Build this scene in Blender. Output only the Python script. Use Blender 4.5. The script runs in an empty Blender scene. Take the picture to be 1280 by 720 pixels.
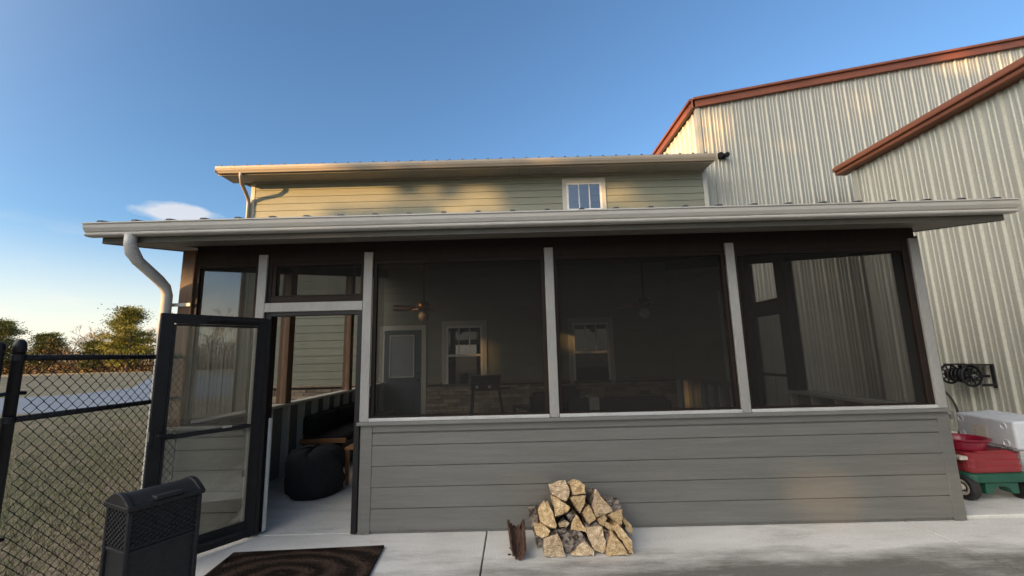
import bpy, bmesh, math, random
from mathutils import Vector, Matrix
import numpy as np
R = math.radians
scene = bpy.context.scene
col = scene.collection

# ------------------------------------------------------------------ camera, sky, sun, exposure
CAM_H = 1.5
cam = bpy.data.cameras.new('camera')
cam_o = bpy.data.objects.new('camera', cam); col.objects.link(cam_o)
cam.sensor_width = 36; cam.lens = 525 / 1280 * 36
cam.clip_start = .05; cam.clip_end = 3000
_p, _r, _y = R(9.0), R(1.43), R(.2)
fw = Vector((0, math.cos(_p), math.sin(_p))); up = Vector((0, -math.sin(_p), math.cos(_p))); rt = Vector((1, 0, 0))
Ry = Matrix.Rotation(_y, 3, 'Z'); fw, up, rt = Ry @ fw, Ry @ up, Ry @ rt
rt2 = rt * math.cos(_r) - up * math.sin(_r); up2 = up * math.cos(_r) + rt * math.sin(_r)
cam_o.matrix_world = Matrix(((rt2.x, up2.x, -fw.x, 0), (rt2.y, up2.y, -fw.y, 0), (rt2.z, up2.z, -fw.z, CAM_H), (0, 0, 0, 1)))
scene.camera = cam_o

SUN_ELEV = 9.5
SUN_DIR = Vector((-.80, -.60, 0)).normalized()          # towards the sun, on the ground plan
world = bpy.data.worlds.new('World'); scene.world = world; world.use_nodes = True
wn, wl = world.node_tree.nodes, world.node_tree.links
bg = wn['Background']; bg.inputs['Strength'].default_value = .15
sky = wn.new('ShaderNodeTexSky'); sky.sky_type = 'NISHITA'; sky.sun_disc = False
sky.sun_elevation = R(SUN_ELEV); sky.sun_rotation = math.atan2(SUN_DIR.x, SUN_DIR.y)
sky.air_density = 1.0; sky.dust_density = .8; sky.ozone_density = 3.4; sky.altitude = 0
# thin clouds low over the horizon, part of the sky itself
tc = wn.new('ShaderNodeTexCoord'); sep = wn.new('ShaderNodeSeparateXYZ'); wl.new(tc.outputs['Generated'], sep.inputs[0])
mp = wn.new('ShaderNodeMapping'); mp.inputs['Scale'].default_value = (5, 5, 22); wl.new(tc.outputs['Generated'], mp.inputs[0])
cn = wn.new('ShaderNodeTexNoise'); cn.inputs['Scale'].default_value = 1.15; cn.inputs['Detail'].default_value = 9; cn.inputs['Roughness'].default_value = .6
wl.new(mp.outputs[0], cn.inputs['Vector'])
cr = wn.new('ShaderNodeValToRGB'); cr.color_ramp.elements[0].position = .56; cr.color_ramp.elements[1].position = .74
wl.new(cn.outputs['Fac'], cr.inputs[0])
hm = wn.new('ShaderNodeMapRange'); hm.inputs['To Max'].default_value = .4; hm.inputs['From Min'].default_value = .30; hm.inputs['From Max'].default_value = .12; wl.new(sep.outputs['Z'], hm.inputs['Value'])
mm = wn.new('ShaderNodeMath'); mm.operation = 'MULTIPLY'; wl.new(cr.outputs['Color'], mm.inputs[0]); wl.new(hm.outputs[0], mm.inputs[1])
# one brighter puff above the porch eave
pd = wn.new('ShaderNodeVectorMath'); pd.operation = 'DISTANCE'
pm = wn.new('ShaderNodeMapping'); pm.inputs['Scale'].default_value = (1, 1, 3.2); wl.new(tc.outputs['Generated'], pm.inputs[0])
wl.new(pm.outputs[0], pd.inputs[0]); PUFF = pd
pr = wn.new('ShaderNodeMapRange'); pr.inputs['From Min'].default_value = .105; pr.inputs['From Max'].default_value = .02; wl.new(pd.outputs['Value'], pr.inputs['Value'])
mp2 = wn.new('ShaderNodeMapping'); mp2.inputs['Scale'].default_value = (9, 9, 20); wl.new(tc.outputs['Generated'], mp2.inputs[0])
cn2 = wn.new('ShaderNodeTexNoise'); cn2.inputs['Scale'].default_value = 2.2; cn2.inputs['Detail'].default_value = 7; wl.new(mp2.outputs[0], cn2.inputs['Vector'])
pa = wn.new('ShaderNodeMath'); pa.operation = 'ADD'; wl.new(pr.outputs[0], pa.inputs[0]); wl.new(cn2.outputs['Fac'], pa.inputs[1])
pc = wn.new('ShaderNodeMapRange'); pc.inputs['From Min'].default_value = .92; pc.inputs['From Max'].default_value = 1.25; wl.new(pa.outputs[0], pc.inputs['Value'])
mx = wn.new('ShaderNodeMath'); mx.operation = 'MAXIMUM'; wl.new(mm.outputs[0], mx.inputs[0]); wl.new(pc.outputs[0], mx.inputs[1])
ms = wn.new('ShaderNodeMath'); ms.operation = 'MULTIPLY'; ms.inputs[1].default_value = .62; wl.new(mx.outputs[0], ms.inputs[0])
mixc = wn.new('ShaderNodeMixRGB'); wl.new(ms.outputs[0], mixc.inputs['Fac']); wl.new(sky.outputs[0], mixc.inputs['Color1'])
mixc.inputs['Color2'].default_value = (3.4, 3.2, 3.05, 1)
# warm glow lobe added to the unseen sun side, fill light for shaded walls
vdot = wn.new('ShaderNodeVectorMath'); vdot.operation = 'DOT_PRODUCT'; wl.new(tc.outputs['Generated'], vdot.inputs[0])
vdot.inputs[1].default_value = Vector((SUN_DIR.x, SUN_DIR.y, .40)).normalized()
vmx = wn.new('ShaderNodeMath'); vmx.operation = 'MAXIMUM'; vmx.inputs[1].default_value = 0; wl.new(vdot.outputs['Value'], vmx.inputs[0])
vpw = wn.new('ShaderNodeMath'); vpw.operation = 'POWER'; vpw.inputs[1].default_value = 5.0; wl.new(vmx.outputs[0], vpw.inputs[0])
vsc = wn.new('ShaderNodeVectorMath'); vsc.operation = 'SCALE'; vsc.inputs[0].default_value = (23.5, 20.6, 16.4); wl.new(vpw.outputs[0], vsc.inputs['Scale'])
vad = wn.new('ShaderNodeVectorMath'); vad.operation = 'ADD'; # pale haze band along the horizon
hz = wn.new('ShaderNodeMapRange'); hz.interpolation_type = 'SMOOTHSTEP'; hz.inputs['From Min'].default_value = .26; hz.inputs['From Max'].default_value = -.02; hz.inputs['To Max'].default_value = .85; wl.new(sep.outputs['Z'], hz.inputs['Value'])
hmix = wn.new('ShaderNodeMixRGB'); wl.new(hz.outputs[0], hmix.inputs['Fac']); wl.new(mixc.outputs[0], hmix.inputs['Color1']); hmix.inputs['Color2'].default_value = (4.1, 3.8, 3.15, 1)
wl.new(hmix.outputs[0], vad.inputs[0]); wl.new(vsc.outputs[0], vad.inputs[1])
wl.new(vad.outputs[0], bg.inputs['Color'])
_d = (fw * 525 + rt2 * (225 - 640) - up2 * (268 - 360)).normalized(); PUFF.inputs[1].default_value = (_d.x, _d.y, _d.z * 3.2)

sun = bpy.data.lights.new('sun', 'SUN'); sun.energy = 5.0; sun.angle = R(.5); sun.color = (1, .57, .20)
sun_o = bpy.data.objects.new('sun', sun); col.objects.link(sun_o)
sd = Vector((SUN_DIR.x * math.cos(R(SUN_ELEV)), SUN_DIR.y * math.cos(R(SUN_ELEV)), math.sin(R(SUN_ELEV))))
sun_o.rotation_euler = sd.to_track_quat('Z', 'Y').to_euler(); sun_o.location = sd * 60
vs = scene.view_settings
vs.view_transform = 'Standard'; vs.look = 'None'; vs.gamma = 1; vs.use_curve_mapping = False
vs.exposure = 1.0

# ------------------------------------------------------------------ materials
def nt(name):
    m = bpy.data.materials.new(name); m.use_nodes = True
    t = m.node_tree; return m, t.nodes, t.links, t.nodes['Principled BSDF']
def mat(name, c1, c2=None, rough=.6, scale=6, stretch=(1, 1, 1), metallic=0, bump=0, bscale=None, island=0, detail=6, spec=.5, lo=.35, hi=.65, fine=0.0):
    m, n, l, b = nt(name)
    b.inputs['Roughness'].default_value = rough; b.inputs['Metallic'].default_value = metallic
    b.inputs['Specular IOR Level'].default_value = spec
    g = n.new('ShaderNodeNewGeometry'); mpn = n.new('ShaderNodeMapping'); mpn.inputs['Scale'].default_value = stretch
    l.new(g.outputs['Position'], mpn.inputs[0])
    c2 = c2 or tuple(x * .8 for x in c1)
    nz = n.new('ShaderNodeTexNoise'); nz.inputs['Scale'].default_value = scale; nz.inputs['Detail'].default_value = detail; nz.inputs['Roughness'].default_value = .62
    l.new(mpn.outputs[0], nz.inputs['Vector'])
    rp = n.new('ShaderNodeValToRGB'); e = rp.color_ramp.elements
    e[0].position = lo; e[1].position = hi; e[0].color = (*c1, 1); e[1].color = (*c2, 1)
    l.new(nz.outputs['Fac'], rp.inputs[0]); out = rp.outputs[0]
    if fine:
        f = n.new('ShaderNodeTexNoise'); f.inputs['Scale'].default_value = scale * 14; f.inputs['Detail'].default_value = 3; l.new(mpn.outputs[0], f.inputs['Vector'])
        fr = n.new('ShaderNodeMapRange'); fr.inputs['To Min'].default_value = 1 - fine; fr.inputs['To Max'].default_value = 1 + fine; fr.inputs['From Min'].default_value = .3; fr.inputs['From Max'].default_value = .7
        l.new(f.outputs['Fac'], fr.inputs['Value'])
        v = n.new('ShaderNodeVectorMath'); v.operation = 'SCALE'; l.new(out, v.inputs[0]); l.new(fr.outputs[0], v.inputs['Scale']); out = v.outputs[0]
    if island:
        ir = n.new('ShaderNodeMapRange'); ir.inputs['To Min'].default_value = 1 - island; ir.inputs['To Max'].default_value = 1 + island
        l.new(g.outputs['Random Per Island'], ir.inputs['Value'])
        v = n.new('ShaderNodeVectorMath'); v.operation = 'SCALE'; l.new(out, v.inputs[0]); l.new(ir.outputs[0], v.inputs['Scale']); out = v.outputs[0]
    l.new(out, b.inputs['Base Color'])
    if bump:
        bn = n.new('ShaderNodeTexNoise'); bn.inputs['Scale'].default_value = bscale or scale * 5; bn.inputs['Detail'].default_value = 5; l.new(mpn.outputs[0], bn.inputs['Vector'])
        bp = n.new('ShaderNodeBump'); bp.inputs['Strength'].default_value = bump; bp.inputs['Distance'].default_value = .02; l.new(bn.outputs['Fac'], bp.inputs['Height']); l.new(bp.outputs[0], b.inputs['Normal'])
    return m
M = {}
M['lap'] = mat('porch_siding', (.124, .122, .111), (.146, .144, .132), .55, 3, (.5, 1, 10), bump=.25, bscale=24, fine=.06)
M['taupe'] = mat('taupe_trim', (.140, .140, .128), (.160, .160, .146), .5, 5, bump=.08, fine=.05)
M['sage'] = mat('house_siding', (.195, .20, .15), (.22, .225, .17), .6, 3, (.5, 1, 10), bump=.25, bscale=24, island=.06, fine=.05)
M['alu'] = mat('weathered_screen_frame', (.50, .50, .49), (.42, .42, .41), .5, 5, (1, 1, .35), metallic=.12, bump=.04, fine=.06)
M['fascia'] = mat('fascia_paint', (.085, .080, .068), (.10, .095, .08), .5, 5, fine=.05)
M['post_trim'] = mat('grey_post_trim', (.30, .295, .28), (.25, .245, .235), .55, 4, (1, 1, .3), bump=.04, fine=.07)
M['gutter_tan'] = mat('tan_gutter_metal', (.33, .275, .21), (.36, .30, .23), .38, 1.5, (.4, 1, 1), fine=.04)
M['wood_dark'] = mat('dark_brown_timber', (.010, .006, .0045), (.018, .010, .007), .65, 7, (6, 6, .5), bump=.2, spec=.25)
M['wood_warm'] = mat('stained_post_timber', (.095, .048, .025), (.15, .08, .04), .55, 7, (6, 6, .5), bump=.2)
M['gutter'] = mat('gutter_metal', (.46, .44, .405), (.50, .48, .445), .38, 1.5, (.4, 1, 1), fine=.04, spec=.5)
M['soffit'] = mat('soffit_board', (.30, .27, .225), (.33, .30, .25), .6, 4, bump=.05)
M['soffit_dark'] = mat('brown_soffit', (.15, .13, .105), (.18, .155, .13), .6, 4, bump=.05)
M['roof'] = mat('dark_standing_seam_roof', (.055, .05, .045), (.07, .065, .06), .4, 3, metallic=.3)
M['ceiling'] = mat('porch_ceiling_board', (.05, .042, .034), (.07, .058, .045), .7, 4, (8, .4, 8), bump=.1)
M['barn'] = mat('ribbed_barn_steel', (.315, .31, .265), (.37, .365, .315), .45, 30, metallic=.15, fine=.12, bump=.03)
M['rust_trim'] = mat('rust_red_trim', (.20, .066, .03), (.25, .084, .038), .38, 2, (.5, .5, 3), metallic=.1)
M['white'] = mat('white_vinyl', (.74, .73, .70), (.66, .65, .62), .4, 8)
M['casing'] = mat('tan_casing', (.44, .42, .36), (.48, .46, .39), .5, 6, bump=.05)
M['door_teal'] = mat('painted_back_door', (.045, .065, .075), (.06, .08, .09), .4, 5)
M['black'] = mat('black_powder_coat', (.010, .010, .012), (.015, .015, .017), .45, 20, spec=.25)
M['black_plastic'] = mat('black_resin', (.009, .0095, .011), (.016, .016, .018), .5, 30, bump=.12, bscale=120, spec=.3)
M['black_cloth'] = mat('black_fabric', (.006, .006, .007), (.011, .011, .012), .9, 14, bump=.5, bscale=9)
M['dark_cushion'] = mat('dark_cushion_fabric', (.03, .03, .032), (.042, .042, .044), .9, 14, bump=.3, bscale=20)
M['stone'] = mat('ledge_stone', (.22, .165, .115), (.34, .27, .20), .85, 8, island=.45, bump=.5, bscale=30)
M['mortar'] = mat('mortar', (.10, .085, .07), None, .9, 8)
M['concrete'] = None
M['red'] = mat('red_plastic', (.27, .028, .033), (.22, .022, .026), .42, 10, fine=.1, bump=.05)
M['crimson'] = mat('crimson_tub_plastic', (.24, .008, .028), (.20, .006, .024), .3, 8)
M['green'] = mat('green_plastic', (.012, .085, .055), (.01, .07, .045), .42, 10, fine=.1, bump=.05)
M['rubber'] = mat('tyre_rubber', (.013, .013, .013), (.022, .021, .02), .7, 30, bump=.2)
M['hub'] = mat('pale_hub_plastic', (.55, .5, .42), (.42, .36, .28), .5, 14)
M['cooler'] = mat('white_cooler_plastic', (.56, .585, .62), (.50, .525, .56), .4, 8, fine=.05)
M['cooler_lbl'] = mat('faded_cooler_label', (.62, .57, .50), (.50, .47, .43), .6, 30)
M['grey_plastic'] = mat('grey_plastic', (.25, .25, .25), None, .5, 10)
M['metal'] = mat('brushed_metal', (.5, .5, .5), (.4, .4, .4), .3, 20, metallic=.9)
M['fanwood'] = mat('fan_blade_wood', (.20, .09, .045), (.28, .14, .07), .45, 6, (6, 1, 6))
M['bronze'] = mat('bronze_fan_housing', (.12, .07, .045), None, .35, 10, metallic=.7)
M['stool'] = mat('orange_stool_wood', (.28, .12, .045), (.34, .16, .06), .5, 8, (8, 8, .6))
M['bark'] = mat('log_bark', (.045, .03, .022), (.32, .27, .225), .95, 26, (1, .35, 1), lo=.42, hi=.6, bump=1.0, bscale=45)
M['bark_dark'] = mat('dark_bark_slab', (.045, .022, .014), (.11, .055, .034), .9, 16, (2, .4, .4), bump=1.0, bscale=40)
M['needle'] = mat('pine_foliage', (.085, .10, .028), (.165, .16, .045), .75, .25, island=.45, spec=.2)
M['needle2'] = mat('bright_pine_foliage', (.17, .165, .03), (.27, .235, .05), .75, .25, island=.4, spec=.2)
M['twig'] = mat('bare_twigs', (.21, .145, .105), (.27, .20, .145), .9, .6)
M['trunk'] = mat('tree_trunk', (.09, .065, .048), (.14, .10, .07), .95, 3)
M['brush'] = mat('winter_brush', (.13, .08, .045), (.235, .17, .075), .9, .35, island=.5, spec=.1)
M['leaf_off'] = mat('woodland_leaves', (.04, .05, .02), (.07, .07, .03), .8, .5, island=.4, spec=.2)

def glassmat(name, tint=(.92, .95, .94), refl=1.0, dark=None, ior=1.5, rough=.0):
    m, n, l, b = nt(name); n.remove(b); out = n['Material Output']
    gl = n.new('ShaderNodeBsdfGlossy'); gl.inputs['Roughness'].default_value = rough; gl.inputs['Color'].default_value = (refl,) * 3 + (1,)
    fr = n.new('ShaderNodeFresnel'); fr.inputs['IOR'].default_value = ior
    if dark: tr = n.new('ShaderNodeBsdfDiffuse'); tr.inputs['Color'].default_value = (*dark, 1)
    else: tr = n.new('ShaderNodeBsdfTransparent'); tr.inputs['Color'].default_value = (*tint, 1)
    mixn = n.new('ShaderNodeMixShader'); l.new(fr.outputs[0], mixn.inputs[0]); l.new(tr.outputs[0], mixn.inputs[1]); l.new(gl.outputs[0], mixn.inputs[2]); l.new(mixn.outputs[0], out.inputs[0])
    return m
M['glass'] = glassmat('clear_door_glass', (.86, .88, .87), ior=1.7)
M['window'] = glassmat('window_glass', dark=(.012, .014, .018), ior=2.1)
M['window_up'] = glassmat('upper_window_glass', dark=(.02, .025, .035), ior=2.6)
M['lite'] = mat('frosted_door_lite', (.24, .26, .27), (.2, .22, .23), .35, 6)
def screenmat(name, opaque, colr):
    m, n, l, b = nt(name); n.remove(b); out = n['Material Output']
    g = n.new('ShaderNodeNewGeometry'); nz = n.new('ShaderNodeTexNoise'); nz.inputs['Scale'].default_value = 2.5; l.new(g.outputs['Position'], nz.inputs['Vector'])
    mr = n.new('ShaderNodeMapRange'); mr.inputs['To Min'].default_value = opaque - .04; mr.inputs['To Max'].default_value = opaque + .04; l.new(nz.outputs['Fac'], mr.inputs['Value'])
    d = n.new('ShaderNodeBsdfDiffuse'); d.inputs['Color'].default_value = (*colr, 1); t = n.new('ShaderNodeBsdfTransparent')
    x = n.new('ShaderNodeMixShader'); l.new(mr.outputs[0], x.inputs[0]); l.new(t.outputs[0], x.inputs[1]); l.new(d.outputs[0], x.inputs[2]); l.new(x.outputs[0], out.inputs[0])
    return m
M['screen'] = screenmat('insect_screen_mesh', .42, (.030, .029, .027))

def concrete_mat(name, wet=True):
    m, n, l, b = nt(name); b.inputs['Roughness'].default_value = .8
    g = n.new('ShaderNodeNewGeometry')
    def noise(s, st=(1, 1, 1), d=8, r=.65):
        mpn = n.new('ShaderNodeMapping'); mpn.inputs['Scale'].default_value = st; l.new(g.outputs['Position'], mpn.inputs[0])
        z = n.new('ShaderNodeTexNoise'); z.inputs['Scale'].default_value = s; z.inputs['Detail'].default_value = d; z.inputs['Roughness'].default_value = r; l.new(mpn.outputs[0], z.inputs['Vector']); return z.outputs['Fac']
    def ramp(f, p0, p1, c0, c1):
        r = n.new('ShaderNodeValToRGB'); e = r.color_ramp.elements; e[0].position = p0; e[1].position = p1; e[0].color = (*c0, 1); e[1].color = (*c1, 1); l.new(f, r.inputs[0]); return r.outputs[0]
    base = ramp(noise(2.2, (.6, 1.4, 1)), .3, .7, (.57, .555, .515), (.74, .725, .69))
    fine = ramp(noise(60, d=4), .3, .75, (.86,) * 3, (1.06,) * 3)
    v = n.new('ShaderNodeMixRGB'); v.blend_type = 'MULTIPLY'; v.inputs[0].default_value = 1; l.new(base, v.inputs[1]); l.new(fine, v.inputs[2])
    # dirt and mildew staining: streaks that start about half a metre out from the wall and grow to the right
    sp = n.new('ShaderNodeSeparateXYZ'); l.new(g.outputs['Position'], sp.inputs[0])
    my = n.new('ShaderNodeMapRange'); my.inputs['From Min'].default_value = 3.55; my.inputs['From Max'].default_value = 3.15; my.inputs['To Max'].default_value = .42; l.new(sp.outputs['Y'], my.inputs['Value'])
    mxx = n.new('ShaderNodeMapRange'); mxx.inputs['From Min'].default_value = -1.4; mxx.inputs['From Max'].default_value = .9; l.new(sp.outputs['X'], mxx.inputs['Value'])
    mu = n.new('ShaderNodeMath'); mu.operation = 'MULTIPLY'; l.new(my.outputs[0], mu.inputs[0]); l.new(mxx.outputs[0], mu.inputs[1])
    ad = n.new('ShaderNodeMath'); ad.operation = 'ADD'; l.new(mu.outputs[0], ad.inputs[0]); l.new(noise(2.4, (.45, 1.6, 1), 12, .74), ad.inputs[1])
    st = ramp(ad.outputs[0], .53, .90, (1, 1, 1), (.20, .19, .175))
    v2 = n.new('ShaderNodeMixRGB'); v2.blend_type = 'MULTIPLY'; v2.inputs[0].default_value = .95; l.new(v.outputs[0], v2.inputs[1]); l.new(st, v2.inputs[2])
    l.new(v2.outputs[0], b.inputs['Base Color'])
    bp = n.new('ShaderNodeBump'); bp.inputs['Strength'].default_value = .25; bp.inputs['Distance'].default_value = .01; l.new(noise(45, d=6), bp.inputs['Height']); l.new(bp.outputs[0], b.inputs['Normal'])
    return m
M['concrete'] = concrete_mat('concrete')
def wood_end_mat(name, a, b_, c):
    m, n, l, b = nt(name); b.inputs['Roughness'].default_value = .85
    g = n.new('ShaderNodeNewGeometry')
    z = n.new('ShaderNodeTexNoise'); z.inputs['Scale'].default_value = 24; z.inputs['Detail'].default_value = 10; z.inputs['Roughness'].default_value = .78; l.new(g.outputs['Position'], z.inputs['Vector'])
    r = n.new('ShaderNodeValToRGB'); e = r.color_ramp.elements; e[0].position = .36; e[0].color = (*a, 1); e[1].position = .62; e[1].color = (*c, 1); x = e.new(.5); x.color = (*b_, 1); l.new(z.outputs['Fac'], r.inputs[0])
    tco = n.new('ShaderNodeTexCoord'); oi0 = n.new('ShaderNodeObjectInfo')
    cxy = n.new('ShaderNodeVectorMath'); cxy.operation = 'MULTIPLY'; cxy.inputs[1].default_value = (1, .12, 1); l.new(tco.outputs['Object'], cxy.inputs[0])
    ofs = n.new('ShaderNodeMapRange'); ofs.inputs['To Min'].default_value = -.12; ofs.inputs['To Max'].default_value = .12; l.new(oi0.outputs['Random'], ofs.inputs['Value'])
    cmb = n.new('ShaderNodeCombineXYZ'); l.new(ofs.outputs[0], cmb.inputs['X']); cmb.inputs['Z'].default_value = -.16
    mpn = n.new('ShaderNodeVectorMath'); mpn.operation = 'ADD'; l.new(cxy.outputs[0], mpn.inputs[0]); l.new(cmb.outputs[0], mpn.inputs[1])
    w = n.new('ShaderNodeTexWave'); w.wave_type = 'RINGS'; w.rings_direction = 'SPHERICAL'; w.inputs['Scale'].default_value = 21; w.inputs['Distortion'].default_value = 7; w.inputs['Detail'].default_value = 3; w.inputs['Detail Scale'].default_value = 2; l.new(mpn.outputs[0], w.inputs['Vector'])
    wr = n.new('ShaderNodeMapRange'); wr.inputs['To Min'].default_value = .74; wr.inputs['To Max'].default_value = 1.1; l.new(w.outputs['Fac'], wr.inputs['Value'])
    ir = n.new('ShaderNodeMapRange'); ir.inputs['To Min'].default_value = .75; ir.inputs['To Max'].default_value = 1.15
    oi = n.new('ShaderNodeObjectInfo'); l.new(oi.outputs['Random'], ir.inputs['Value'])
    q = n.new('ShaderNodeMath'); q.operation = 'MULTIPLY'; l.new(wr.outputs[0], q.inputs[0]); l.new(ir.outputs[0], q.inputs[1])
    v = n.new('ShaderNodeVectorMath'); v.operation = 'SCALE'; l.new(r.outputs[0], v.inputs[0]); l.new(q.outputs[0], v.inputs['Scale']); l.new(v.outputs[0], b.inputs['Base Color'])
    bp = n.new('ShaderNodeBump'); bp.inputs['Strength'].default_value = .8; bp.inputs['Distance'].default_value = .01; l.new(z.outputs['Fac'], bp.inputs['Height']); l.new(bp.outputs[0], b.inputs['Normal'])
    return m
M['split'] = wood_end_mat('split_wood', (.30, .17, .075), (.62, .43, .22), (.78, .62, .38))
M['split_grey'] = wood_end_mat('weathered_split_wood', (.27, .165, .09), (.56, .415, .255), (.74, .60, .43))
def lawn_mat():
    m, n, l, b = nt('dormant_lawn'); b.inputs['Roughness'].default_value = .95; b.inputs['Specular IOR Level'].default_value = .1
    g = n.new('ShaderNodeNewGeometry')
    def nz(s, d=8):
        z = n.new('ShaderNodeTexNoise'); z.inputs['Scale'].default_value = s; z.inputs['Detail'].default_value = d; z.inputs['Roughness'].default_value = .65; l.new(g.outputs['Position'], z.inputs['Vector']); return z.outputs['Fac']
    r = n.new('ShaderNodeValToRGB'); e = r.color_ramp.elements; e[0].position = .38; e[0].color = (.29, .225, .16, 1); e[1].position = .72; e[1].color = (.15, .16, .08, 1); l.new(nz(.35), r.inputs[0])
    r2 = n.new('ShaderNodeValToRGB'); e = r2.color_ramp.elements; e[0].position = .3; e[0].color = (.6, .6, .6, 1); e[1].position = .7; e[1].color = (1.25, 1.25, 1.25, 1); l.new(nz(9), r2.inputs[0])
    v = n.new('ShaderNodeMixRGB'); v.blend_type = 'MULTIPLY'; v.inputs[0].default_value = 1; l.new(r.outputs[0], v.inputs[1]); l.new(r2.outputs[0], v.inputs[2]); l.new(v.outputs[0], b.inputs['Base Color'])
    bp = n.new('ShaderNodeBump'); bp.inputs['Strength'].default_value = .9; bp.inputs['Distance'].default_value = .05; l.new(nz(14), bp.inputs['Height']); l.new(bp.outputs[0], b.inputs['Normal'])
    return m
M['lawn'] = lawn_mat()
M['grass'] = mat('dry_grass_blades', (.26, .235, .14), (.145, .17, .07), .9, .5, island=.35, spec=.15)
M['drive'] = mat('pale_gravel_drive', (.20, .215, .235), (.25, .265, .285), .85, .4, fine=.1, spec=.1)
def mat_mat():
    m, n, l, b = nt('scrolled_door_mat'); b.inputs['Roughness'].default_value = .95; b.inputs['Specular IOR Level'].default_value = .1
    g = n.new('ShaderNodeNewGeometry'); mpn = n.new('ShaderNodeMapping'); mpn.inputs['Location'].default_value = (1.68 * .9, -3.22 * 1.6, 0); mpn.inputs['Scale'].default_value = (.9, 1.6, 0); l.new(g.outputs['Position'], mpn.inputs[0])
    z = n.new('ShaderNodeTexNoise'); z.inputs['Scale'].default_value = 5; z.inputs['Detail'].default_value = 3; l.new(mpn.outputs[0], z.inputs['Vector'])
    ln = n.new('ShaderNodeVectorMath'); ln.operation = 'LENGTH'; l.new(mpn.outputs[0], ln.inputs[0])
    a = n.new('ShaderNodeMath'); a.operation = 'MULTIPLY_ADD'; a.inputs[1].default_value = .16; l.new(z.outputs['Fac'], a.inputs[0]); l.new(ln.outputs['Value'], a.inputs[2])
    s = n.new('ShaderNodeMath'); s.operation = 'MULTIPLY'; s.inputs[1].default_value = 34; l.new(a.outputs[0], s.inputs[0])
    sn = n.new('ShaderNodeMath'); sn.operation = 'SINE'; l.new(s.outputs[0], sn.inputs[0])
    f = n.new('ShaderNodeTexNoise'); f.inputs['Scale'].default_value = 55; f.inputs['Detail'].default_value = 4; l.new(g.outputs['Position'], f.inputs['Vector'])
    ad = n.new('ShaderNodeMath'); ad.operation = 'MULTIPLY_ADD'; ad.inputs[1].default_value = 2.2; l.new(f.outputs['Fac'], ad.inputs[0]); l.new(sn.outputs[0], ad.inputs[2])
    r = n.new('ShaderNodeValToRGB'); e = r.color_ramp.elements; e[0].position = 0; e[0].color = (.016, .011, .008, 1); e[1].position = 1; e[1].color = (.062, .040, .030, 1)
    mr = n.new('ShaderNodeMapRange'); mr.inputs['From Min'].default_value = .3; mr.inputs['From Max'].default_value = 2.1; l.new(ad.outputs[0], mr.inputs['Value']); l.new(mr.outputs[0], r.inputs[0])
    l.new(r.outputs[0], b.inputs['Base Color'])
    bp = n.new('ShaderNodeBump'); bp.inputs['Strength'].default_value = 1; bp.inputs['Distance'].default_value = .012; l.new(ad.outputs[0], bp.inputs['Height']); l.new(bp.outputs[0], b.inputs['Normal'])
    return m
M['mat'] = mat_mat()

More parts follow.
